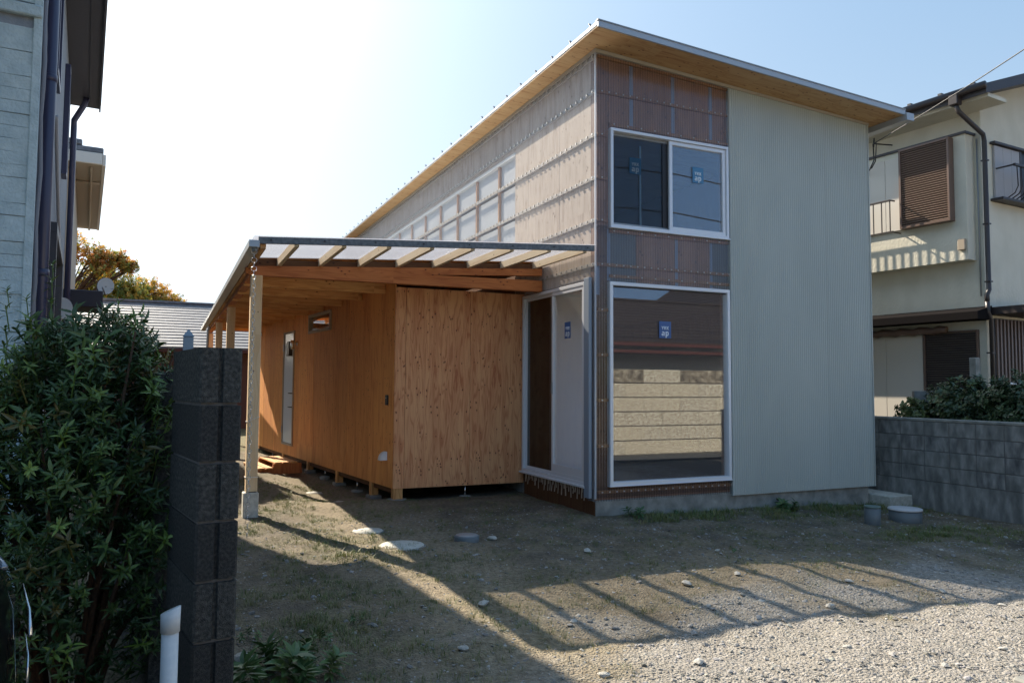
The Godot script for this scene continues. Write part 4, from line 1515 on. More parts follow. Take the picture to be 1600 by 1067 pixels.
func build_boundary() -> void:
	var t := thing("block_wall", "low grey concrete block boundary wall between the lot and the cream house", "wall", Vector3(4.8, 0, 3.62))
	block_run(t, 13.0, 1.0, 0.355, 0.197, 0.12, 4, -0.06, false, 0.30)
	# block pillar by the camera, each block grooved on its end
	t = thing("block_pillar", "dark weathered concrete block pillar standing beside the leafy shrub", "pillar", Vector3(-4.215, 0, 4.6), 0.165)
	var y := -0.212
	var i := 0
	while y < 1.45:
		var s := mb()
		var o := R.randf_range(-0.004, 0.004)
		var cut := 0.0
		extrude(s, PackedVector2Array([Vector2(-0.07 + o, -0.50), Vector2(0.07 + o, -0.50), Vector2(0.07 + o, -0.008), Vector2(0.062 + o, 0.0), Vector2(0.008 + o, 0.0), Vector2(0.004 + o, -0.012), Vector2(-0.006 + o, -0.012), Vector2(-0.010 + o, 0.0), Vector2(-0.062 + o, 0.0), Vector2(-0.07 + o, -0.008)]), 1, y, y + 0.189)
		obj("block", s, [M.pier, M.pier_b][i % 2], t)
		y += 0.2
		i += 1
	var s := mb()
	B(-0.06, 0.06, -0.2, y - 0.02, -0.49, -0.014, s)
	obj("mortar_core", s, M.mortar, t)
	# lower wall running on behind it
	t = thing("garden_wall", "low dark garden wall with a sloping coping running back behind the block pillar", "wall", Vector3(-4.36, 0, 3.95), 0.11)
	s = mb()
	extrude(s, PackedVector2Array([Vector2(0, -0.3), Vector2(0, 1.46), Vector2(-2.6, 1.28), Vector2(-2.6, -0.3)]), 0, -0.06, 0.06)
	obj("wall_body", s, M.pier, t)
	s = mb()
	hexa(s, [Vector3(-0.08, 1.462, 0), Vector3(-0.08, 1.50, 0), Vector3(0.08, 1.50, 0), Vector3(0.08, 1.462, 0), Vector3(-0.08, 1.282, -2.6), Vector3(-0.08, 1.32, -2.6), Vector3(0.08, 1.32, -2.6), Vector3(0.08, 1.282, -2.6)])
	obj("coping", s, M.pier, t)
	# blue-grey post
	t = thing("fence_post", "blue-grey square post with a pointed cap behind the block pillar", "post", Vector3(-4.295, 0, 3.1))
	s = mb()
	B(-0.025, 0.025, -0.2, 1.699, -0.025, 0.025, s, 1, 0.004)
	obj("shaft", s, mat(lin(0.20, 0.25, 0.30), 0.5), t)
	s = mb()
	face(s, [Vector3(-0.028, 1.70, -0.028), Vector3(0.028, 1.70, -0.028), Vector3(0, 1.74, 0)], Vector3(0, 1.6, 0))
	face(s, [Vector3(0.028, 1.70, -0.028), Vector3(0.028, 1.70, 0.028), Vector3(0, 1.74, 0)], Vector3(0, 1.6, 0))
	face(s, [Vector3(0.028, 1.70, 0.028), Vector3(-0.028, 1.70, 0.028), Vector3(0, 1.74, 0)], Vector3(0, 1.6, 0))
	face(s, [Vector3(-0.028, 1.70, 0.028), Vector3(-0.028, 1.70, -0.028), Vector3(0, 1.74, 0)], Vector3(0, 1.6, 0))
	obj("cap", s, mat(lin(0.20, 0.25, 0.30), 0.5), t)
	# white plastic pipe with a slanting top
	t = thing("white_pipe", "upright white plastic pipe with a slanted taped top in front of the pillar", "pipe", Vector3(-4.352, 0, 4.83))
	s = mb(true)
	tube(s, [Vector3(0.0, -0.25, 0), Vector3(0, 0.70, 0)], 0.0245, 20)
	obj("shaft", s, M.pvc, t)
	s = mb(true)
	var lo := []
	var hi := []
	for k in 21:
		var a := TAU * k / 20.0
		lo.append(Vector3(cos(a) * 0.0275, 0.70, sin(a) * 0.0275))
		hi.append(Vector3(cos(a) * 0.0285, 0.765 + cos(a) * 0.011 + sin(a) * 0.004, sin(a) * 0.0285))
	for k in 20:
		face(s, [lo[k], lo[k + 1], hi[k + 1], hi[k]], Vector3(0, 0.74, 0))
	face(s, hi.slice(0, 20), Vector3(0, 0.6, 0))
	face(s, lo.slice(0, 20), Vector3(0, 0.8, 0))
	obj("collar", s, M.pvc, t)

# ------------------------------------------------------------------ the cream house on the right
func build_right_house() -> void:
	var t := thing("cream_house", "older cream stucco two-storey house with brown shutters behind the block wall", "house", Vector3(7.16, 0, -0.25), deg_to_rad(6.0))
	var s := mb()
	B(0.0, 7.0, -0.4, 5.95, -9.0, 0.0, s)
	obj("wall", s, M.stucco, t)
	# street front turned a little outwards
	F = Transform3D(Basis(Vector3.UP, deg_to_rad(-1.5)), Vector3.ZERO)
	s = mb()
	B(0.005, 7.0, -0.4, 6.1, -0.2, 0.004, s)
	extrude(s, PackedVector2Array([Vector2(0.005, 6.1), Vector2(7.0, 6.1), Vector2(3.5, 7.2)]), 2, -0.2, 0.003)
	obj("wall", s, M.stucco, t)
	var w := Node3D.new()
	w.name = "window"
	t.add_child(w, true)
	s = mb()
	B(0.24, 3.2, 5.34, 5.38, 0.004, 0.09, s, 1, 0.004)
	B(1.02, 1.08, 4.42, 5.34, 0.004, 0.05, s)
	obj("frame", s, M.eave_dark, w)
	for i in 3:
		s = mb()
		B(0.302 + 0.24 * i, 0.538 + 0.24 * i, 4.42, 5.328, 0.006, 0.045, s, 1, 0.004)
		obj("shutter_case_panel", s, mat(lin(0.42, 0.40, 0.40), 0.6), w)
	s = mb()
	B(1.082, 3.1, 4.42, 5.328, 0.02, 0.026, s)
	obj("pane", s, M.black, w)
	w = Node3D.new()
	w.name = "balcony_rail"
	t.add_child(w, true)
	s = mb()
	B(0.32, 3.0, 4.93, 4.97, 0.30, 0.34, s, 1, 0.004)
	B(0.22, 3.0, 4.42, 4.46, 0.004, 0.20, s, 1, 0.004)
	B(0.32, 0.35, 4.94, 4.96, 0.004, 0.32, s)
	obj("rail", s, M.dark_brown, w)
	for i in 22:
		s = mb(true)
		var x := 0.40 + 0.115 * i
		tube(s, [Vector3(x, 4.93, 0.32), Vector3(x, 4.62, 0.33), Vector3(x, 4.52, 0.28), Vector3(x, 4.46, 0.17)], 0.009, 5)
		obj("baluster", s, M.dark_brown, w)
	# low porch roof and dark lattice on the street side
	s = mb()
	B(0.02, 4.0, 2.60, 2.72, 0.004, 0.7, s, 1, 0.006)
	obj("porch_roof", s, M.dark_brown, t)
	s = mb()
	B(0.14, 3.0, -0.3, 2.56, 0.006, 0.03, s)
	obj("porch_screen", s, M.eave_dark, t)
	for i in 14:
		s = mb()
		B(0.16 + 0.1 * i, 0.2 + 0.1 * i, 1.55, 2.54, 0.05, 0.075, s)
		obj("lattice_bar", s, M.brown_metal, t)
	s = mb()
	B(0.44, 2.4, 1.53, 1.56, 0.076, 0.09, s)
	obj("lattice_rail", s, M.alu, t)
	s = mb()
	B(-0.3, 0.02, 5.90, 6.0, -0.4, 0.35, s)
	F = Transform3D()
	# bay on the side wall
	var bay := Node3D.new()
	bay.name = "bay"
	t.add_child(bay, true)
	s = mb()
	B(-0.25, -0.003, 3.47, 5.46, -5.0, -0.10, s)
	obj("bay_wall", s, M.stucco, bay)
	s = mb()
	B(-0.285, -0.003, 5.46, 5.50, -5.0, -0.07, s, 1, 0.004)
	obj("cap", s, M.eave_dark, bay)
	# sliding storm shutter of louvres, closed cream panels, rail
	var sh := Node3D.new()
	sh.name = "louvre_shutter"
	t.add_child(sh, true)
	s = mb()
	ring2(s, 0, -1.12, -0.28, 4.10, 5.44, -0.40, -0.26, 0.035)
	B(-0.28, -0.255, 4.13, 5.41, -1.09, -0.31, s)
	obj("frame", s, M.brown_metal, sh)
	for i in 34:
		var y := 4.145 + 0.0375 * i
		s = mb()
		hexa(s, [Vector3(-0.385, y, -1.084), Vector3(-0.385, y + 0.006, -1.084), Vector3(-0.345, y + 0.026, -1.084), Vector3(-0.345, y + 0.02, -1.084), Vector3(-0.385, y, -0.316), Vector3(-0.385, y + 0.006, -0.316), Vector3(-0.345, y + 0.026, -0.316), Vector3(-0.345, y + 0.02, -0.316)])
		obj("slat", s, mat(lin(0.30, 0.20, 0.15), 0.45) if i == 0 else sh.get_child(1).mesh.surface_get_material(0), sh)
	for i in 6:
		s = mb()
		var z := -1.13 - 0.305 * i
		B(-0.29, -0.255, 4.11, 5.36, z - 0.30, z, s, 1, 0.004)
		obj("shutter_panel", s, M.cream, t)
	var br := Node3D.new()
	br.name = "bay_rail"
	t.add_child(br, true)
	s = mb()
	B(-0.53, -0.50, 4.58, 4.61, -3.4, -1.2, s, 1, 0.004)
	B(-0.53, -0.50, 4.05, 4.075, -3.4, -1.16, s, 1, 0.004)
	for z in [-1.2, -3.4]:
		B(-0.50, -0.40, 4.585, 4.605, z - 0.01, z + 0.01, s)
		B(-0.50, -0.255, 4.055, 4.07, z - 0.01, z + 0.01, s)
	obj("rail", s, M.dark_brown, br)
	for i in 15:
		s = mb()
		B(-0.522, -0.508, 4.075, 4.58, -1.22 - 0.15 * i, -1.206 - 0.15 * i, s)
		obj("baluster", s, M.dark_brown, br)
	s = mb()
	B(-0.30, -0.251, 3.62, 3.80, -0.24, -0.12, s, 1, 0.01)
	obj("vent_cover", s, M.beige, t)
	s = mb(true)
	tube(s, [Vector3(-0.02, 5.4, -0.05), Vector3(-0.02, 2.9, -0.05)], 0.012, 6)
	obj("cable", s, M.alu_dark, t)
	# awning roof over the ground floor, shuttered window, sliding panels
	s = mb()
	hexa(s, [Vector3(-0.42, 2.52, 0.10), Vector3(-0.42, 2.635, 0.10), Vector3(-0.003, 2.74, 0.10), Vector3(-0.003, 2.52, 0.10), Vector3(-0.42, 2.52, -5.0), Vector3(-0.42, 2.635, -5.0), Vector3(-0.003, 2.74, -5.0), Vector3(-0.003, 2.52, -5.0)])
	obj("awning", s, M.matt_dark, t)
	w = Node3D.new()
	w.name = "rolling_shutter"
	t.add_child(w, true)
	s = mb()
	ring2(s, 0, -0.98, -0.10, 0.9, 2.38, -0.06, -0.003, 0.03)
	obj("frame", s, M.brown_metal, w)
	for i in 38:
		s = mb()
		B(-0.035 - 0.006 * (i % 2), -0.006, 0.932 + 0.0372 * i, 0.966 + 0.0372 * i, -0.948, -0.132, s, 1, 0.003)
		obj("slat", s, M.dark_brown, w)
	for i in 5:
		s = mb()
		B(-0.03, -0.004, -0.3, 2.34, -1.005 - 0.66 * (i + 1) + 0.006, -1.005 - 0.66 * i, s, 1, 0.003)
		obj("wall_panel", s, M.cream, t)
	# roof: gutter, eave boards, tiles running up
	s = mb()
	B(-0.52, -0.003, 5.84, 5.90, -9.0, 0.40, s, 2)
	obj("soffit", s, M.stucco, t)
	s = mb()
	hexa(s, [Vector3(-0.60, 5.87, 0.42), Vector3(-0.60, 6.02, 0.42), Vector3(3.6, 7.45, 0.9), Vector3(3.6, 7.25, 0.9), Vector3(-0.60, 5.87, -9.3), Vector3(-0.60, 6.02, -9.3), Vector3(3.6, 7.45, -9.3), Vector3(3.6, 7.25, -9.3)])
	hexa(s, [Vector3(7.8, 5.87, 1.4), Vector3(7.8, 6.02, 1.4), Vector3(3.605, 7.45, 0.9), Vector3(3.605, 7.25, 0.9), Vector3(7.8, 5.87, -9.3), Vector3(7.8, 6.02, -9.3), Vector3(3.605, 7.45, -9.3), Vector3(3.605, 7.25, -9.3)])
	var rf := obj("roof", s, M.eave_dark, t)
	for i in 18:
		s = mb()
		B(-0.62, -0.50, 6.055, 6.085, 0.2 - 0.5 * i, 0.26 - 0.5 * i, s)
		obj("ridge_clip", s, M.eave_dark, rf)
	s = mb(true)
	tube(s, [Vector3(-0.66, 5.98, 0.44), Vector3(-0.66, 5.98, -9.0)], 0.055, 10)
	obj("gutter", s, M.dark_brown, rf)
	s = mb()
	B(-0.73, -0.59, 5.80, 5.96, -0.08, 0.06, s, 1, 0.01)
	obj("gutter_box", s, M.dark_brown, rf)
	s = mb(true)
	tube(s, [Vector3(-0.66, 5.80, 0.0), Vector3(-0.62, 5.70, 0.02), Vector3(-0.09, 5.42, 0.09), Vector3(-0.06, 5.32, 0.09), Vector3(-0.06, 2.98, 0.09), Vector3(-0.12, 2.90, 0.09), Vector3(-0.12, 2.80, 0.09)], 0.036, 10)
	tube(s, [Vector3(-0.12, 2.80, 0.09), Vector3(-0.12, 2.62, 0.10), Vector3(-0.04, 2.52, 0.10), Vector3(-0.04, -0.3, 0.10)], 0.034, 10)
	obj("downpipe", s, M.dark_brown, t)
	s = mb()
	for y in [5.0, 4.0, 3.1, 2.0]:
		B(-0.1, -0.02, y, y + 0.02, 0.045, 0.135, s)
	stuff(obj("pipe_bracket", s, M.dark_brown, t))
	# power cable, its bracket and drooping tails
	local()
	var c := thing("power_cable", "black power cable sagging from the street to the cream house wall above the shutters", "cable", Vector3(6.55, 0, -1.7))
	in_world(c)
	s = mb(true)
	var p0 := Vector3(6.55, 5.66, -1.72)
	var p1 := Vector3(3.6, 7.6, 9.6)
	var pts := []
	for i in 25:
		var u := i / 24.0
		pts.append(p0.lerp(p1, u) - Vector3(0, 0.32 * 4.0 * u * (1.0 - u), 0))
	tube(s, pts, 0.008, 6)
	obj("line", s, M.black, c)
	s = mb(true)
	tube(s, [p0, p0 + Vector3(0.05, 0.02, -0.05), p0 + Vector3(0.03, -0.28, -0.02), p0 + Vector3(0.02, -0.42, -0.1), p0 + Vector3(0.15, -0.46, -0.3), p0 + Vector3(0.2, -0.44, -0.6)], 0.011, 6)
	tube(s, [p0 + Vector3(-0.05, -0.02, 0.1), p0 + Vector3(0.0, -0.12, 0.05), p0 + Vector3(0.04, -0.3, 0.0), p0 + Vector3(0.06, -0.4, -0.1)], 0.009, 6)
	tube(s, [p0 + Vector3(0, -0.06, 0), p0 + Vector3(0.02, 0.10, 0)], 0.014, 6)
	tube(s, [p0, p0 + Vector3(0.36, 0.0, 0.08)], 0.012, 6)
	obj("cable_tails", s, M.black, c)
	local()
	# grey post and planting between wall and house
	s = mb()
	B(-0.05, 0.05, -0.4, 1.9, -0.05, 0.05, s, 1, 0.006)
	var post := obj("grey_post", s, M.concrete)
	post.position = Vector3(6.1, 0, 0.27)
	tag(post, "square grey concrete post standing before the dark rolling shutter", "post")
	s = mb()
	B(-0.06, 0.06, -0.4, 1.42, -0.3, 0.3, s, 1, 0.006)
	post = obj("planter_wall", s, M.block_b)
	post.position = Vector3(6.02, 0, -0.30)
	post.rotation.y = 0.9
	tag(post, "short grey block upstand half covered by ivy under the rolling shutter", "low wall")

func hedge(called: String, label: String, cat: String, at: Vector3, half: Vector3, n: int, mesh: Mesh, c0: Color, c1: Color, out := 0.6) -> Node3D:
	var t := thing(called, label, cat, at)
	var s := mb(true)
	for i in 4:
		var a := i * 1.7
		tube(s, [Vector3(cos(a) * half.x * 0.2, -0.1, sin(a) * half.z * 0.2), Vector3(cos(a) * half.x * 0.5, half.y * 1.1, sin(a) * half.z * 0.5)], [0.02, 0.008], 6)
	obj("stem", s, M.bark, t)
	var where := []
	var cols := []
	for i in n:
		var a := R.randf() * TAU
		var e := asin(R.randf_range(-0.7, 1.0))
		var d := Vector3(cos(a) * cos(e), sin(e), sin(a) * cos(e))
		var rr: float = pow(R.randf(), 0.4) * (1.0 + 0.35 * patch_noise.get_noise_3d(d.x * 3.0 + at.x, d.y * 3.0, d.z * 3.0 + at.z))
		var p := Vector3(d.x * half.x, half.y + d.y * half.y, d.z * half.z) * Vector3(rr, 1, rr)
		p.y = half.y + d.y * half.y * rr
		where.append(Transform3D(face_out(d + Vector3(R.randf_range(-out, out), 0.4, R.randf_range(-out, out)), R.randf() * TAU, R.randf_range(0.7, 1.2)), p))
		cols.append(c0.lerp(c1, pow(R.randf(), 1.5)))
	multi("foliage", mesh, where, cols, t)
	return t

func build_right_planting() -> void:
	hedge("street_bush", "sunlit bush topping the street wall, mirrored at the left edge of the big window", "bush", Vector3(6.75, 0.4, 11.75), Vector3(0.55, 1.0, 0.4), 420, spray(7, 0.10, 0.06, 43, M.leaf, 0.7), Color(0.06, 0.11, 0.03), Color(0.2, 0.24, 0.07))
	var s := mb(true)
	var pts := []
	for i in 16:
		pts.append(Vector3(-0.12, 2.40 + 0.018 * sin(i * 2.1), -0.55 - 0.11 * i))
	tube(s, pts, 0.06, 9)
	var bl := obj("rolled_blind", s, M.brown_metal)
	var home: Node3D = get_node("cream_house")
	bl.transform = home.transform
	tag(bl, "rolled-up brown reed blind hanging under the dark awning of the cream house", "blind")
	var lf := spray(7, 0.075, 0.05, 41, M.leaf, 0.7)
	hedge("ivy_bush", "dense dark green ivy bush with some yellowing leaves spilling over the block wall", "bush", Vector3(5.7, 0.62, 0.40), Vector3(0.5, 0.47, 0.62), 800, lf, Color(0.03, 0.065, 0.03), Color(0.13, 0.17, 0.06))
	hedge("ivy_bush", "dense green bush at the right edge leaning over the block wall", "bush", Vector3(5.7, 0.62, 1.45), Vector3(0.6, 0.52, 0.85), 1100, lf, Color(0.03, 0.065, 0.03), Color(0.12, 0.17, 0.07))
	hedge("ivy_bush", "small yellow-green ivy sprig against the cream panel under the rolling shutter", "bush", Vector3(5.25, 0.75, -0.1), Vector3(0.16, 0.28, 0.2), 70, lf, Color(0.05, 0.09, 0.03), Color(0.2, 0.22, 0.07))
	var t := thing("grassy_plant", "tall arching grassy plant behind the bushes by the street corner of the cream house", "plant", Vector3(6.6, 0.9, 0.75))
	for i in 7:
		var o := put("grass_clump", blade_mesh(40, 0.85, 0.006, 0.75, 60 + i, M.grass_green), t)
		o.position = Vector3(R.randf_range(-0.3, 0.5), 0, R.randf_range(-0.2, 0.4))

# ------------------------------------------------------------------ left side
func build_left_house() -> void:
	var t := thing("left_house", "pale siding house close on the left with dark eave and pipes", "house", Vector3(-4.707, 0, 7.42), asin(0.091))
	var s := mb()
	var z0 := -5.9
	var z1 := -13.8
	B(-6.0, 0.0, -0.4, 5.93, z1, z0, s)
	obj("wall", s, M.stucco_grey, t)
	# street face: rows of split-stone siding, with a band and vertical joints
	var y := -0.1
	while y < 5.9:
		if not (y > 3.80 and y < 3.98):
			var x := -0.035
			var joint := -0.40
			while x > -1.7:
				var wd := R.randf_range(0.16, 0.36)
				if x > joint and x - wd < joint + 0.06:
					wd = x - joint - 0.012
				s = mb()
				var d := R.randf_range(0.006, 0.016)
				var j := func() -> float: return R.randf_range(-0.004, 0.004)
				var q := [Vector3(x - wd, y + j.call(), z0), Vector3(x - 0.002, y + j.call(), z0), Vector3(x - 0.002, y + 0.083 + j.call() * 0.5, z0), Vector3(x - wd, y + 0.083 + j.call() * 0.5, z0)]
				var o := Vector3(0, 0, d)
				hexa(s, [q[0], q[1], q[2], q[3], q[0] + o, q[1] + o + Vector3(0, 0, j.call()), q[2] + o + Vector3(0, 0, j.call()), q[3] + o])
				obj("siding_stone", s, M.siding, t)
				x -= wd
				if absf(x - joint - 0.012) < 0.004:
					x = joint - 0.012
					joint -= 0.455
		y += 0.0855
	s = mb()
	B(-2.2, 0.01, 3.90, 3.98, z0, z0 + 0.05, s, 1, 0.008)
	obj("band", s, M.siding, t)
	s = mb()
	B(-0.04, 0.012, -0.2, 5.9, z0, z0 + 0.024, s, 1, 0.004)
	obj("corner_trim", s, M.siding, t)
	# pipes and cables at the corner
	s = mb(true)
	tube(s, [Vector3(0.05, -0.2, z0 - 0.32), Vector3(0.05, 6.0, z0 - 0.32)], 0.043, 14)
	obj("downpipe", s, M.purple_pipe, t)
	s = mb(true)
	for yy in [4.95, 3.6, 2.2]:
		tube(s, [Vector3(0.05, yy, z0 - 0.32), Vector3(0.05, yy + 0.05, z0 - 0.32)], 0.048, 14)
	stuff(obj("pipe_collar", s, M.purple_pipe, t))
	s = mb(true)
	var pts2 := []
	for i in 30:
		pts2.append(Vector3(0.022 + 0.006 * sin(i * 1.7), 0.6 + 0.19 * i, z0 - 0.06 + 0.02 * sin(i * 0.9)))
	tube(s, pts2, 0.016, 7)
	var pts3 := []
	for i in 24:
		pts3.append(Vector3(0.02 + 0.008 * cos(i * 1.3), 1.0 + 0.19 * i, z0 - 0.12 + 0.025 * sin(i * 1.2)))
	tube(s, pts3, 0.009, 6)
	obj("cable_run", s, mat(lin(0.22, 0.22, 0.24), 0.5), t)
	s = mb(true)
	tube(s, [Vector3(-1.2, 5.45, z0 + 0.06), Vector3(-0.5, 5.0, z0 + 0.1), Vector3(-0.1, 5.2, z0 + 0.06), Vector3(0.02, 5.4, z0)], 0.008, 6)
	obj("loose_cable", s, M.black, t)
	# slit windows, lower window, sloping flue pipes on the side wall
	for q in [[-7.9, -7.3, 4.08, 5.9], [-11.1, -10.8, 4.05, 5.45]]:
		var w := Node3D.new()
		w.name = "window"
		t.add_child(w, true)
		s = mb()
		ring2(s, 0, q[0], q[1], q[2], q[3], 0.001, 0.06, 0.04)
		obj("frame", s, M.purple_pipe, w)
		s = mb()
		B(0.005, 0.012, q[2] + 0.04, q[3] - 0.04, q[0] + 0.04, q[1] - 0.04, s)
		obj("pane", s, M.black, w)
	var w2 := Node3D.new()
	w2.name = "window"
	t.add_child(w2, true)
	s = mb()
	ring2(s, 0, -9.8, -7.6, 1.6, 2.85, 0.001, 0.09, 0.09)
	obj("frame", s, M.eave_dark, w2)
	s = mb()
	B(0.01, 0.02, 1.69, 2.76, -9.71, -7.69, s)
	obj("pane", s, M.door_glass, w2)
	s = mb(true)
	tube(s, [Vector3(0.03, 3.9, -8.0), Vector3(0.03, 3.0, -10.3), Vector3(0.03, 2.2, -12.0)], 0.018, 8)
	obj("conduit", s, mat(lin(0.4, 0.4, 0.42), 0.5), t)
	s = mb(true)
	tube(s, [Vector3(0.22, 5.95, -13.5), Vector3(0.20, 5.86, -13.52), Vector3(0.06, 5.62, -13.68), Vector3(0.06, 5.5, -13.7), Vector3(0.06, 0.1, -13.7)], 0.045, 10)
	obj("downpipe", s, M.purple_pipe, t)
	# eave
	s = mb()
	B(-6.5, 0.40, 5.95, 6.02, -13.95, -3.2, s)
	obj("soffit", s, M.eave_dark, t)
	s = mb()
	B(0.40, 0.425, 5.90, 6.14, -13.95, -3.2, s, 1, 0.004)
	B(0.26, 0.275, 5.935, 5.949, -13.9, -3.2, s)
	obj("fascia", s, M.eave_dark, t)
	s = mb()
	hexa(s, [Vector3(0.43, 6.03, -3.1), Vector3(0.43, 6.14, -3.1), Vector3(-3.2, 7.5, -3.1), Vector3(-3.2, 7.39, -3.1), Vector3(0.43, 6.03, -13.98), Vector3(0.43, 6.14, -13.98), Vector3(-3.2, 7.5, -13.98), Vector3(-3.2, 7.39, -13.98)])
	hexa(s, [Vector3(-7.0, 6.03, -3.1), Vector3(-7.0, 6.14, -3.1), Vector3(-3.205, 7.5, -3.1), Vector3(-3.205, 7.39, -3.1), Vector3(-7.0, 6.03, -13.98), Vector3(-7.0, 6.14, -13.98), Vector3(-3.205, 7.5, -13.98), Vector3(-3.205, 7.39, -13.98)])
	obj("roof", s, M.eave_dark, t)
	# dark balcony box behind
	s = mb()
	B(0.0, 0.56, 2.68, 2.95, -15.0, -13.85, s, 1, 0.01)
	B(0.47, 0.56, 2.95, 3.13, -14.5, -14.2, s, 1, 0.01)
	obj("canopy", s, mat(lin(0.03, 0.025, 0.035), 0.5), t)
	for q in [[Vector3(0.60, 3.06, -14.1), 0.14, "white satellite dish on the dark canopy behind the left house"], [Vector3(0.06, 2.42, -11.3), 0.14, "white satellite dish on the side wall of the left house, below the canopy"]]:
		var d := thing("satellite_dish", q[2], "satellite dish", t.transform * q[0], -0.2, "satellite dishes on the left house")
		s = mb(true)
		var rings := []
		for j in 5:
			var ring := []
			for k in 20:
				var a := TAU * k / 20.0
				var rr: float = q[1] * j / 4.0
				ring.append(Vector3(cos(a) * rr * 0.92, sin(a) * rr, rr * rr * 0.5))
			rings.append(ring)
		for j in 4:
			for k in 20:
				var k2 := (k + 1) % 20
				for v in [rings[j][k], rings[j + 1][k2], rings[j][k2], rings[j][k], rings[j + 1][k], rings[j + 1][k2]]:
					vx(s, v, Vector2.ZERO)
		obj("reflector", s, M.white, d)
		s = mb(true)
		tube(s, [Vector3(0, -q[1], 0.03), Vector3(0, -q[1] * 0.3, q[1] * 1.3)], 0.012, 6)
		tube(s, [Vector3(0, 0, 0), Vector3(0, -0.05, -0.15), Vector3(-0.12, -0.12, -0.2)], 0.018, 6)
		obj("arm", s, M.alu_dark, d)

func build_car() -> void:
	# small black car nosed in before the left house; only its front corner reaches into the picture
	var t := thing("parked_car", "glossy black car parked at the left edge beside the shrub", "car", Vector3(-5.56, 0.05, 6.30), 0.0)
	var prof := [[0.62, 0.22], [0.80, 0.30], [0.845, 0.46], [0.85, 0.62], [0.835, 0.80], [0.79, 0.92], [0.70, 0.97], [0.0, 1.0]]
	var secs := [[-1.74, 0.80, 0.70, 0.84], [-1.70, 0.91, 0.84, 0.90], [-1.60, 0.96, 0.95, 0.96], [-1.40, 0.985, 1.0, 1.0], [-0.9, 1.0, 1.02, 1.0], [0.0, 1.0, 1.03, 1.0], [0.9, 1.0, 1.02, 1.0], [1.4, 0.97, 1.0, 1.0], [1.65, 0.9, 0.95, 1.0], [1.72, 0.8, 0.85, 1.02]]
	var s := mb(true)
	var rows := []
	for q in secs:
		var row := []
		for side in [1.0, -1.0]:
			var list := prof.duplicate()
			if side < 0:
				list.reverse()
				list = list.slice(1)
			for p in list:
				row.append(Vector3(p[0] * q[1] * side, lerpf(0.5, p[1], q[2]), q[0] + (0.10 * pow(absf(p[0]) / 0.85, 3.0) if q[0] < -1.3 else 0.0)))
		rows.append(row)
	for i in rows.size() - 1:
		for k in rows[i].size() - 1:
			for v in [rows[i][k], rows[i + 1][k + 1], rows[i][k + 1], rows[i][k], rows[i + 1][k], rows[i + 1][k + 1]]:
				vx(s, v, Vector2.ZERO)
	face(s, rows[0], Vector3(0, 0.5, 0))
	face(s, rows[-1], Vector3(0, 0.5, 0))
	obj("body", s, M.paint_black, t)
	s = mb(true)
	var cab := [[-0.85, 0.97, 0.68], [-0.35, 1.42, 0.58], [0.9, 1.48, 0.58], [1.5, 1.0, 0.66]]
	for i in 3:
		var a: Array = cab[i]
		var b: Array = cab[i + 1]
		face(s, [Vector3(-a[2], a[1], a[0]), Vector3(a[2], a[1], a[0]), Vector3(b[2], b[1], b[0]), Vector3(-b[2], b[1], b[0])], Vector3(0, 0.6, 0.3))
	for sd in [-1.0, 1.0]:
		face(s, [Vector3(cab[0][2] * sd, 0.97, -0.85), Vector3(cab[1][2] * sd, 1.42, -0.35), Vector3(cab[2][2] * sd, 1.48, 0.9), Vector3(cab[3][2] * sd, 1.0, 1.5)], Vector3(0, 1.2, 0.3))
	obj("cabin", s, M.black, t)
	for sd in [-1.0, 1.0]:
		for z in [-1.05, 1.05]:
			s = mb(true)
			tube(s, [Vector3(0.68 * sd, 0.30, z), Vector3(0.86 * sd, 0.30, z)], 0.30, 24)
			var wh := obj("wheel", s, M.black, t)
			s = mb(true)
			tube(s, [Vector3(0.862 * sd, 0.30, z), Vector3(0.872 * sd, 0.30, z)], 0.19, 18)
			obj("rim", s, M.steel_bright, wh)
		s = mb(true)
		tube(s, [Vector3(0.66 * sd, 0.89, -1.60), Vector3(0.74 * sd, 0.90, -1.50), Vector3(0.79 * sd, 0.90, -1.38)], [0.016, 0.022, 0.008], 10)
		obj("headlight", s, mat(lin(0.25, 0.27, 0.30), 0.1, 0.5), t)
		s = mb(true)
		tube(s, [Vector3(0.80 * sd, 0.80, -1.62), Vector3(0.826 * sd, 0.735, -1.57), Vector3(0.838 * sd, 0.67, -1.52)], [0.001, 0.004, 0.007], 8)
		tube(s, [Vector3(0.812 * sd, 0.65, -1.62), Vector3(0.826 * sd, 0.60, -1.58), Vector3(0.832 * sd, 0.53, -1.54)], [0.0015, 0.003, 0.0045], 8)
		obj("reflection_streak", s, M.steel_bright, t)  # added bright strips stand in for reflections on the black paint

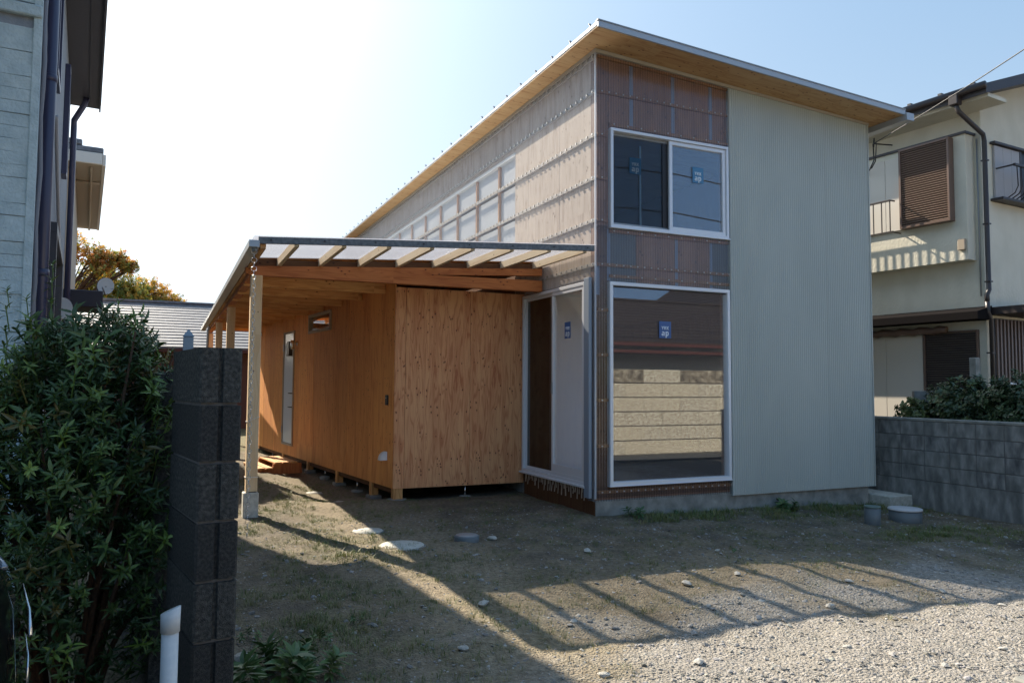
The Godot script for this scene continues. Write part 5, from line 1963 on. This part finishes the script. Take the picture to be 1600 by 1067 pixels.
func roof_house(called: String, label: String, at: Vector3, wx: float, wz: float, eave: float, ridge: float, wall: Material, roof: Material, rows: int, along_x := true, over := 0.5) -> Node3D:
	# gabled house; ridge along local x; rows of roofing stepped as real courses
	var t := thing(called, label, "house", at, 0.0 if along_x else PI / 2)
	var s := mb()
	B(-wx, wx, -0.8, eave, -wz, wz, s)
	extrude(s, PackedVector2Array([Vector2(-wz, eave), Vector2(wz, eave), Vector2(0, ridge - 0.15)]), 0, -wx, wx)
	obj("wall", s, wall, t)
	for side in [-1.0, 1.0]:
		s = mb()
		var zo: float = (wz + over) * side
		var ye: float = eave - (ridge - eave) * over / wz
		for i in rows:
			var a := float(i) / rows
			var b := float(i + 1) / rows
			var za := lerpf(zo, 0.0, a)
			var zb := lerpf(zo, 0.0, b)
			var ya := lerpf(ye, ridge, a)
			var yb := lerpf(ye, ridge, b)
			hexa(s, [Vector3(-wx - over, ya - 0.08, za), Vector3(-wx - over, ya + 0.03, za), Vector3(-wx - over, yb + 0.012, zb), Vector3(-wx - over, yb - 0.08, zb), Vector3(wx + over, ya - 0.08, za), Vector3(wx + over, ya + 0.03, za), Vector3(wx + over, yb + 0.012, zb), Vector3(wx + over, yb - 0.08, zb)])
		var rf := obj("roof", s, roof, t)
		stuff(rf)
		s = mb()
		B(-wx - over, wx + over, ye - 0.13, ye - 0.03, zo - 0.04 * side, zo + 0.05 * side, s)
		obj("gutter", s, M.rust_brown, t)
	s = mb()
	B(-wx - over, wx + over, ridge - 0.02, ridge + 0.07, -0.12, 0.12, s, 1, 0.02)
	obj("ridge_cap", s, roof, t)
	return t

func tree(label: String, at: Vector3, trunk_h: float, blobs: Array, n: int, cols_: Array, size: float, seed_: int) -> void:
	var t := thing("autumn_tree", label, "tree", at, 0.0, "autumn trees behind the grey roof")
	var rr := RandomNumberGenerator.new()
	rr.seed = seed_
	var s := mb(true)
	tube(s, [Vector3(0, -0.3, 0), Vector3(0.1, trunk_h * 0.5, 0), Vector3(0, trunk_h, 0.1)], [0.24, 0.18, 0.12], 10)
	for b in blobs:
		var top: Vector3 = b[0]
		var start := Vector3(0, trunk_h * 0.75, 0)
		tube(s, [start, start.lerp(top, 0.5) + Vector3(0, 0.25, 0), top], [0.1, 0.055, 0.015], 7)
		for k in 8:
			var d: Vector3 = Vector3(rr.randf_range(-1, 1), rr.randf_range(-0.4, 0.9), rr.randf_range(-1, 1)) * b[1]
			tube(s, [start.lerp(top, 0.5 + 0.05 * k) + Vector3(0, 0.2, 0), top + d * 0.9], [0.035, 0.006], 5)
	obj("trunk", s, M.bark, t)
	var mesh := spray(7, size, size * 0.6, seed_, M.leaf_dry, 0.8)
	var where := []
	var cols := []
	for i in n:
		var b: Array = blobs[rr.randi() % blobs.size()]
		var d := Vector3(rr.randfn(), rr.randfn(), rr.randfn())
		d = d.normalized() * pow(rr.randf(), 0.6) * b[1]
		d *= Vector3(1.0, 0.75, 1.0)
		if patch_noise.get_noise_3d((b[0].x + d.x) * 9.0, (b[0].y + d.y) * 9.0, (b[0].z + d.z) * 9.0) < 0.02:
			continue
		where.append(Transform3D(face_out(d + Vector3(0, 0.6, 0), rr.randf() * TAU, rr.randf_range(0.7, 1.3)), b[0] + d))
		var c: Color = cols_[rr.randi() % cols_.size()]
		cols.append(c.darkened(rr.randf() * 0.3))
	multi("crown", mesh, where, cols, t)

func build_background() -> void:
	roof_house("grey_roof_house", "low house with a long grey shingled roof behind the carport", Vector3(-3.0, 0.0, -20.0), 8.0, 2.9, 2.75, 4.12, mat(lin(0.10, 0.05, 0.04), 0.7), M.roof_grey, 16)
	var s := mb()
	# pale second house behind the left one: only its eave shows
	var t := thing("beige_eave_house", "house with a deep beige boxed eave and tiled roof behind the left house", "house", Vector3(-6.6, 0, -13.5), asin(0.091))
	B(-5.0, 0.0, -0.4, 6.1, -4.6, 2.3, s)
	obj("wall", s, M.beige, t)
	s = mb()
	B(-5.5, 0.50, 6.12, 6.20, -5.0, 2.85, s)
	obj("soffit", s, M.beige, t)
	s = mb()
	B(0.50, 0.57, 6.10, 6.34, -5.0, 2.85, s, 1, 0.01)
	B(-5.5, 0.50, 6.10, 6.34, 2.851, 2.93, s, 1, 0.01)
	obj("fascia", s, M.cream, t)
	s = mb(true)
	tube(s, [Vector3(0.30, 6.09, -5.0), Vector3(0.30, 6.09, 2.6)], 0.025, 8)
	tube(s, [Vector3(0.0, 6.09, 1.2), Vector3(0.49, 6.09, 1.2)], 0.03, 8)
	obj("pipe", s, M.beige, t)
	for i in 8:
		s = mb()
		var y := 6.35 + 0.13 * i
		B(-5.5, 0.52 - 0.4 * i, y, y + 0.12, -5.0, 2.9, s, 1, 0.02)
		obj("tile_row", s, M.roof_grey, t)
	# trees
	var orange := [Color(0.90, 0.42, 0.13), Color(0.92, 0.58, 0.16), Color(0.88, 0.68, 0.18), Color(0.60, 0.62, 0.18), Color(0.50, 0.55, 0.16)]
	var mixed := [Color(0.42, 0.50, 0.13), Color(0.55, 0.55, 0.15), Color(0.85, 0.62, 0.15), Color(0.34, 0.44, 0.12)]
	var yellow := [Color(0.90, 0.64, 0.15), Color(0.78, 0.62, 0.15), Color(0.92, 0.54, 0.14), Color(0.48, 0.48, 0.14)]
	tree("orange-leaved tree with open drooping branches rising beside the left house", Vector3(-9.3, 0, -26.0), 3.6, [[Vector3(0.2, 7.0, 0), 1.1], [Vector3(1.3, 6.6, 0), 0.9], [Vector3(2.2, 6.4, 0.2), 0.6], [Vector3(0.0, 5.6, 0.2), 0.9], [Vector3(-0.9, 6.2, 0), 1.1], [Vector3(0.6, 4.7, 0.3), 0.8], [Vector3(2.9, 6.3, 0.2), 0.5], [Vector3(2.3, 5.9, 0.3), 0.5], [Vector3(3.3, 6.0, 0.2), 0.35], [Vector3(0.6, 6.9, 0), 1.0]], 4200, orange, 0.12, 51)
	tree("rounded green and yellow tree just above the grey roof", Vector3(-7.0, 0.75, -28.0), 2.8, [[Vector3(0, 5.0, 0), 1.1], [Vector3(0.9, 4.5, 0.2), 0.9], [Vector3(-0.8, 4.4, 0), 0.9], [Vector3(0.2, 3.8, 0.4), 1.0]], 3600, mixed, 0.12, 52)
	tree("yellow-orange tree at the right of the tree row above the grey roof", Vector3(-5.4, 0.75, -29.0), 2.6, [[Vector3(0, 4.7, 0), 0.9], [Vector3(0.8, 4.2, 0), 0.75], [Vector3(-0.7, 4.3, 0.2), 0.8], [Vector3(0.3, 3.6, 0.2), 0.9]], 3000, yellow, 0.12, 53)
	tree("low yellow tree beside the orange one, behind the canopy", Vector3(-8.5, 0.4, -25.0), 2.2, [[Vector3(0.4, 3.7, 0), 0.9], [Vector3(1.4, 3.5, 0), 0.8], [Vector3(-0.7, 3.6, 0), 0.8]], 2400, yellow, 0.12, 54)

func build_across_street() -> void:
	# what the big window mirrors: a stained stone block wall, a brown-roofed house, a wooded hill, cables
	var t := thing("street_wall", "sunlit stained stone block wall across the street, seen mirrored in the big window", "wall", Vector3(1.0, -0.5, 11.0))
	var s := mb()
	B(0, 14, -0.3, 2.42, 0.02, 0.22, s)
	obj("mortar_core", s, M.mortar, t)
	for r in 6:
		var x := -1.3 * (r % 2) * 0.5
		while x < 14.0:
			s = mb()
			var e := minf(x + 1.3, 14.0)
			B(maxf(x, 0.0), e - 0.006, 0.014 + 0.412 * r, 0.40 + 0.412 * r, R.randf_range(-0.012, 0.006), 0.2, s, 0, 0.016)
			obj("block", s, M.stone_stained if r == 5 and R.randf() < 0.75 else [M.stone_wall, M.stone_wall_b][R.randi() % 2], t)
			x += 1.3
	roof_house("brown_roof_house", "brown-roofed house behind the street wall, seen mirrored in the big window", Vector3(8.0, -0.4, 17.0), 8.0, 3.0, 3.6, 5.15, M.cream, M.roof_brown, 14)
	s = mb()
	B(-6.0, 6.0, 2.95, 3.05, -3.9, -3.0, s, 1, 0.01)
	var aw := obj("awning", s, M.rust_brown, get_node("brown_roof_house"))
	roof_house("white_gable_house", "white gabled house farther along the street, mirrored at the edge of the upper window", Vector3(23.0, -0.5, 24.0), 4.0, 3.6, 6.0, 8.2, M.white_wall, M.roof_brown, 12, false)
	s = mb()
	var pts := []
	for j in 9:
		for i in 25:
			var u := i / 24.0
			var v := j / 8.0
			var h := sin(PI * v) * (9.0 + 7.0 * sin(u * 5.0 + 0.6) + 3.0 * sin(u * 17.0))
			pts.append(Vector3(-70 + 190 * u, -1.0 + maxf(h, 0.0), 55 + 60 * v))
	for j in 8:
		for i in 24:
			var a := j * 25 + i
			face(s, [pts[a], pts[a + 1], pts[a + 26], pts[a + 25]], (pts[a] + pts[a + 26]) / 2.0 + Vector3(0, -50, 0))
	tag(obj("hill", s, mat(lin(0.05, 0.07, 0.03), 0.95)), "low wooded hill beyond the street", "", "", "structure")
	t = thing("utility_pole", "concrete utility pole at the far side of the street carrying the cables", "utility pole", Vector3(3.6, -0.45, 9.9))
	s = mb(true)
	tube(s, [Vector3(0, -0.3, 0), Vector3(0, 9.0, 0)], [0.16, 0.11], 14)
	obj("shaft", s, M.concrete, t)
	s = mb()
	B(-0.7, 0.7, 7.8, 7.9, -0.18, -0.1, s)
	obj("cross_arm", s, M.galv, t)
	for q in [[7.3, "upper street cable running along the far side of the street"], [6.2, "lower street cable running along the far side of the street"]]:
		s = mb(true)
		pts = []
		for i in 31:
			var x := -14.0 + 48.0 * i / 30.0
			pts.append(Vector3(x, q[0] + 0.12 * sin(i * 1.05), 9.72))
		tube(s, pts, 0.02, 6)
		tag(obj("street_cable", s, M.black), q[1], "cable")

# ------------------------------------------------------------------ sky
func sky_image() -> Image:
	var w := 512
	var h := 256
	var im := Image.create(w, h, false, Image.FORMAT_RGBF)
	var sun := Vector3(-0.337 * 0.804, 0.595, -0.942 * 0.804).normalized()
	for j in h:
		var el := PI * (0.5 - (j + 0.5) / h)
		for i in w:
			var az := TAU * (i + 0.5) / w
			var d := Vector3(sin(az) * cos(el), sin(el), -cos(az) * cos(el))
			var g := rad_to_deg(d.angle_to(sun))
			var k := pow(1.0 - clampf(d.y, 0.0, 1.0), 3.2)
			k *= 0.72 + 0.28 * clampf(0.5 + 0.5 * d.dot(sun) * 1.6, 0.0, 1.0)
			var away := clampf(0.5 - 0.5 * d.dot(sun), 0.0, 1.0)
			var c := Vector3(0.085, 0.18, 0.315).lerp(Vector3(0.38, 0.45, 0.49), k)
			c *= Vector3(1.0, 1.0, 1.0).lerp(Vector3(0.62, 0.80, 1.06), smoothstep(0.35, 0.9, away))
			var glow := minf(3.0, 2.3 * exp(-g / 13.0) + 0.22 * exp(-g / 34.0))
			c += Vector3(1.0, 0.99, 0.95) * glow
			if d.y < 0.0:
				c = Vector3(0.30, 0.29, 0.27)
			im.set_pixel(i, j, Color(c.x, c.y, c.z))
	return im

func _ready() -> void:
	R.seed = 20
	ground_noise.seed = 4
	ground_noise.frequency = 0.6
	patch_noise.seed = 9
	patch_noise.frequency = 0.7
	# camera
	var cam := Camera3D.new()
	cam.name = "camera"
	add_child(cam)
	cam.position = Vector3(-4.374, 1.45, 7.394)
	cam.basis = Basis(Vector3.UP, deg_to_rad(-24.28)) * Basis(Vector3.RIGHT, deg_to_rad(3.398)) * Basis(Vector3.BACK, deg_to_rad(0.353))
	cam.fov = rad_to_deg(2.0 * atan(533.5 / 1182.03))
	cam.near = 0.05
	cam.far = 2000.0
	cam.current = true
	# sky, exposure, sun
	var env := Environment.new()
	var sky := Sky.new()
	var ps := PanoramaSkyMaterial.new()
	ps.panorama = ImageTexture.create_from_image(sky_image())
	sky.sky_material = ps
	env.background_mode = Environment.BG_SKY
	env.sky = sky
	env.background_energy_multiplier = 1.0
	env.tonemap_mode = Environment.TONE_MAPPER_LINEAR
	env.tonemap_exposure = 2.2
	env.sdfgi_enabled = true
	env.ssao_enabled = true
	env.ssil_enabled = true
	var we := WorldEnvironment.new()
	we.name = "world_environment"
	we.environment = env
	add_child(we)
	var sun := DirectionalLight3D.new()
	sun.name = "sun"
	sun.light_energy = 1.6
	sun.light_color = Color(1.0, 0.95, 0.87)
	sun.light_angular_distance = 0.5
	sun.shadow_enabled = true
	add_child(sun)
	sun.look_at_from_position(Vector3.ZERO, Vector3(0.337 * 0.804, -0.595, 0.942 * 0.804))
	make_materials()
	M.weed_a = leaf_mat(Color(0.3, 0.34, 0.16), 0.45)
	M.weed_a.albedo_color = lin(0.075, 0.15, 0.045)
	M.weed_b = leaf_mat(Color(0.3, 0.34, 0.16), 0.45)
	M.weed_b.albedo_color = lin(0.11, 0.18, 0.05)
	M.grass_green = leaf_mat(Color(0.35, 0.4, 0.2), 0.5)
	M.grass_green.albedo_color = lin(0.07, 0.12, 0.035)
	# large structure first
	build_ground()
	build_house()
	build_annex()
	build_right_house()
	build_left_house()
	build_boundary()
	build_background()
	build_across_street()
	# then the smaller things
	build_yard_things()
	build_car()
	build_shrub()
	build_right_planting()
	build_stones()
	build_grass()
	build_weeds()
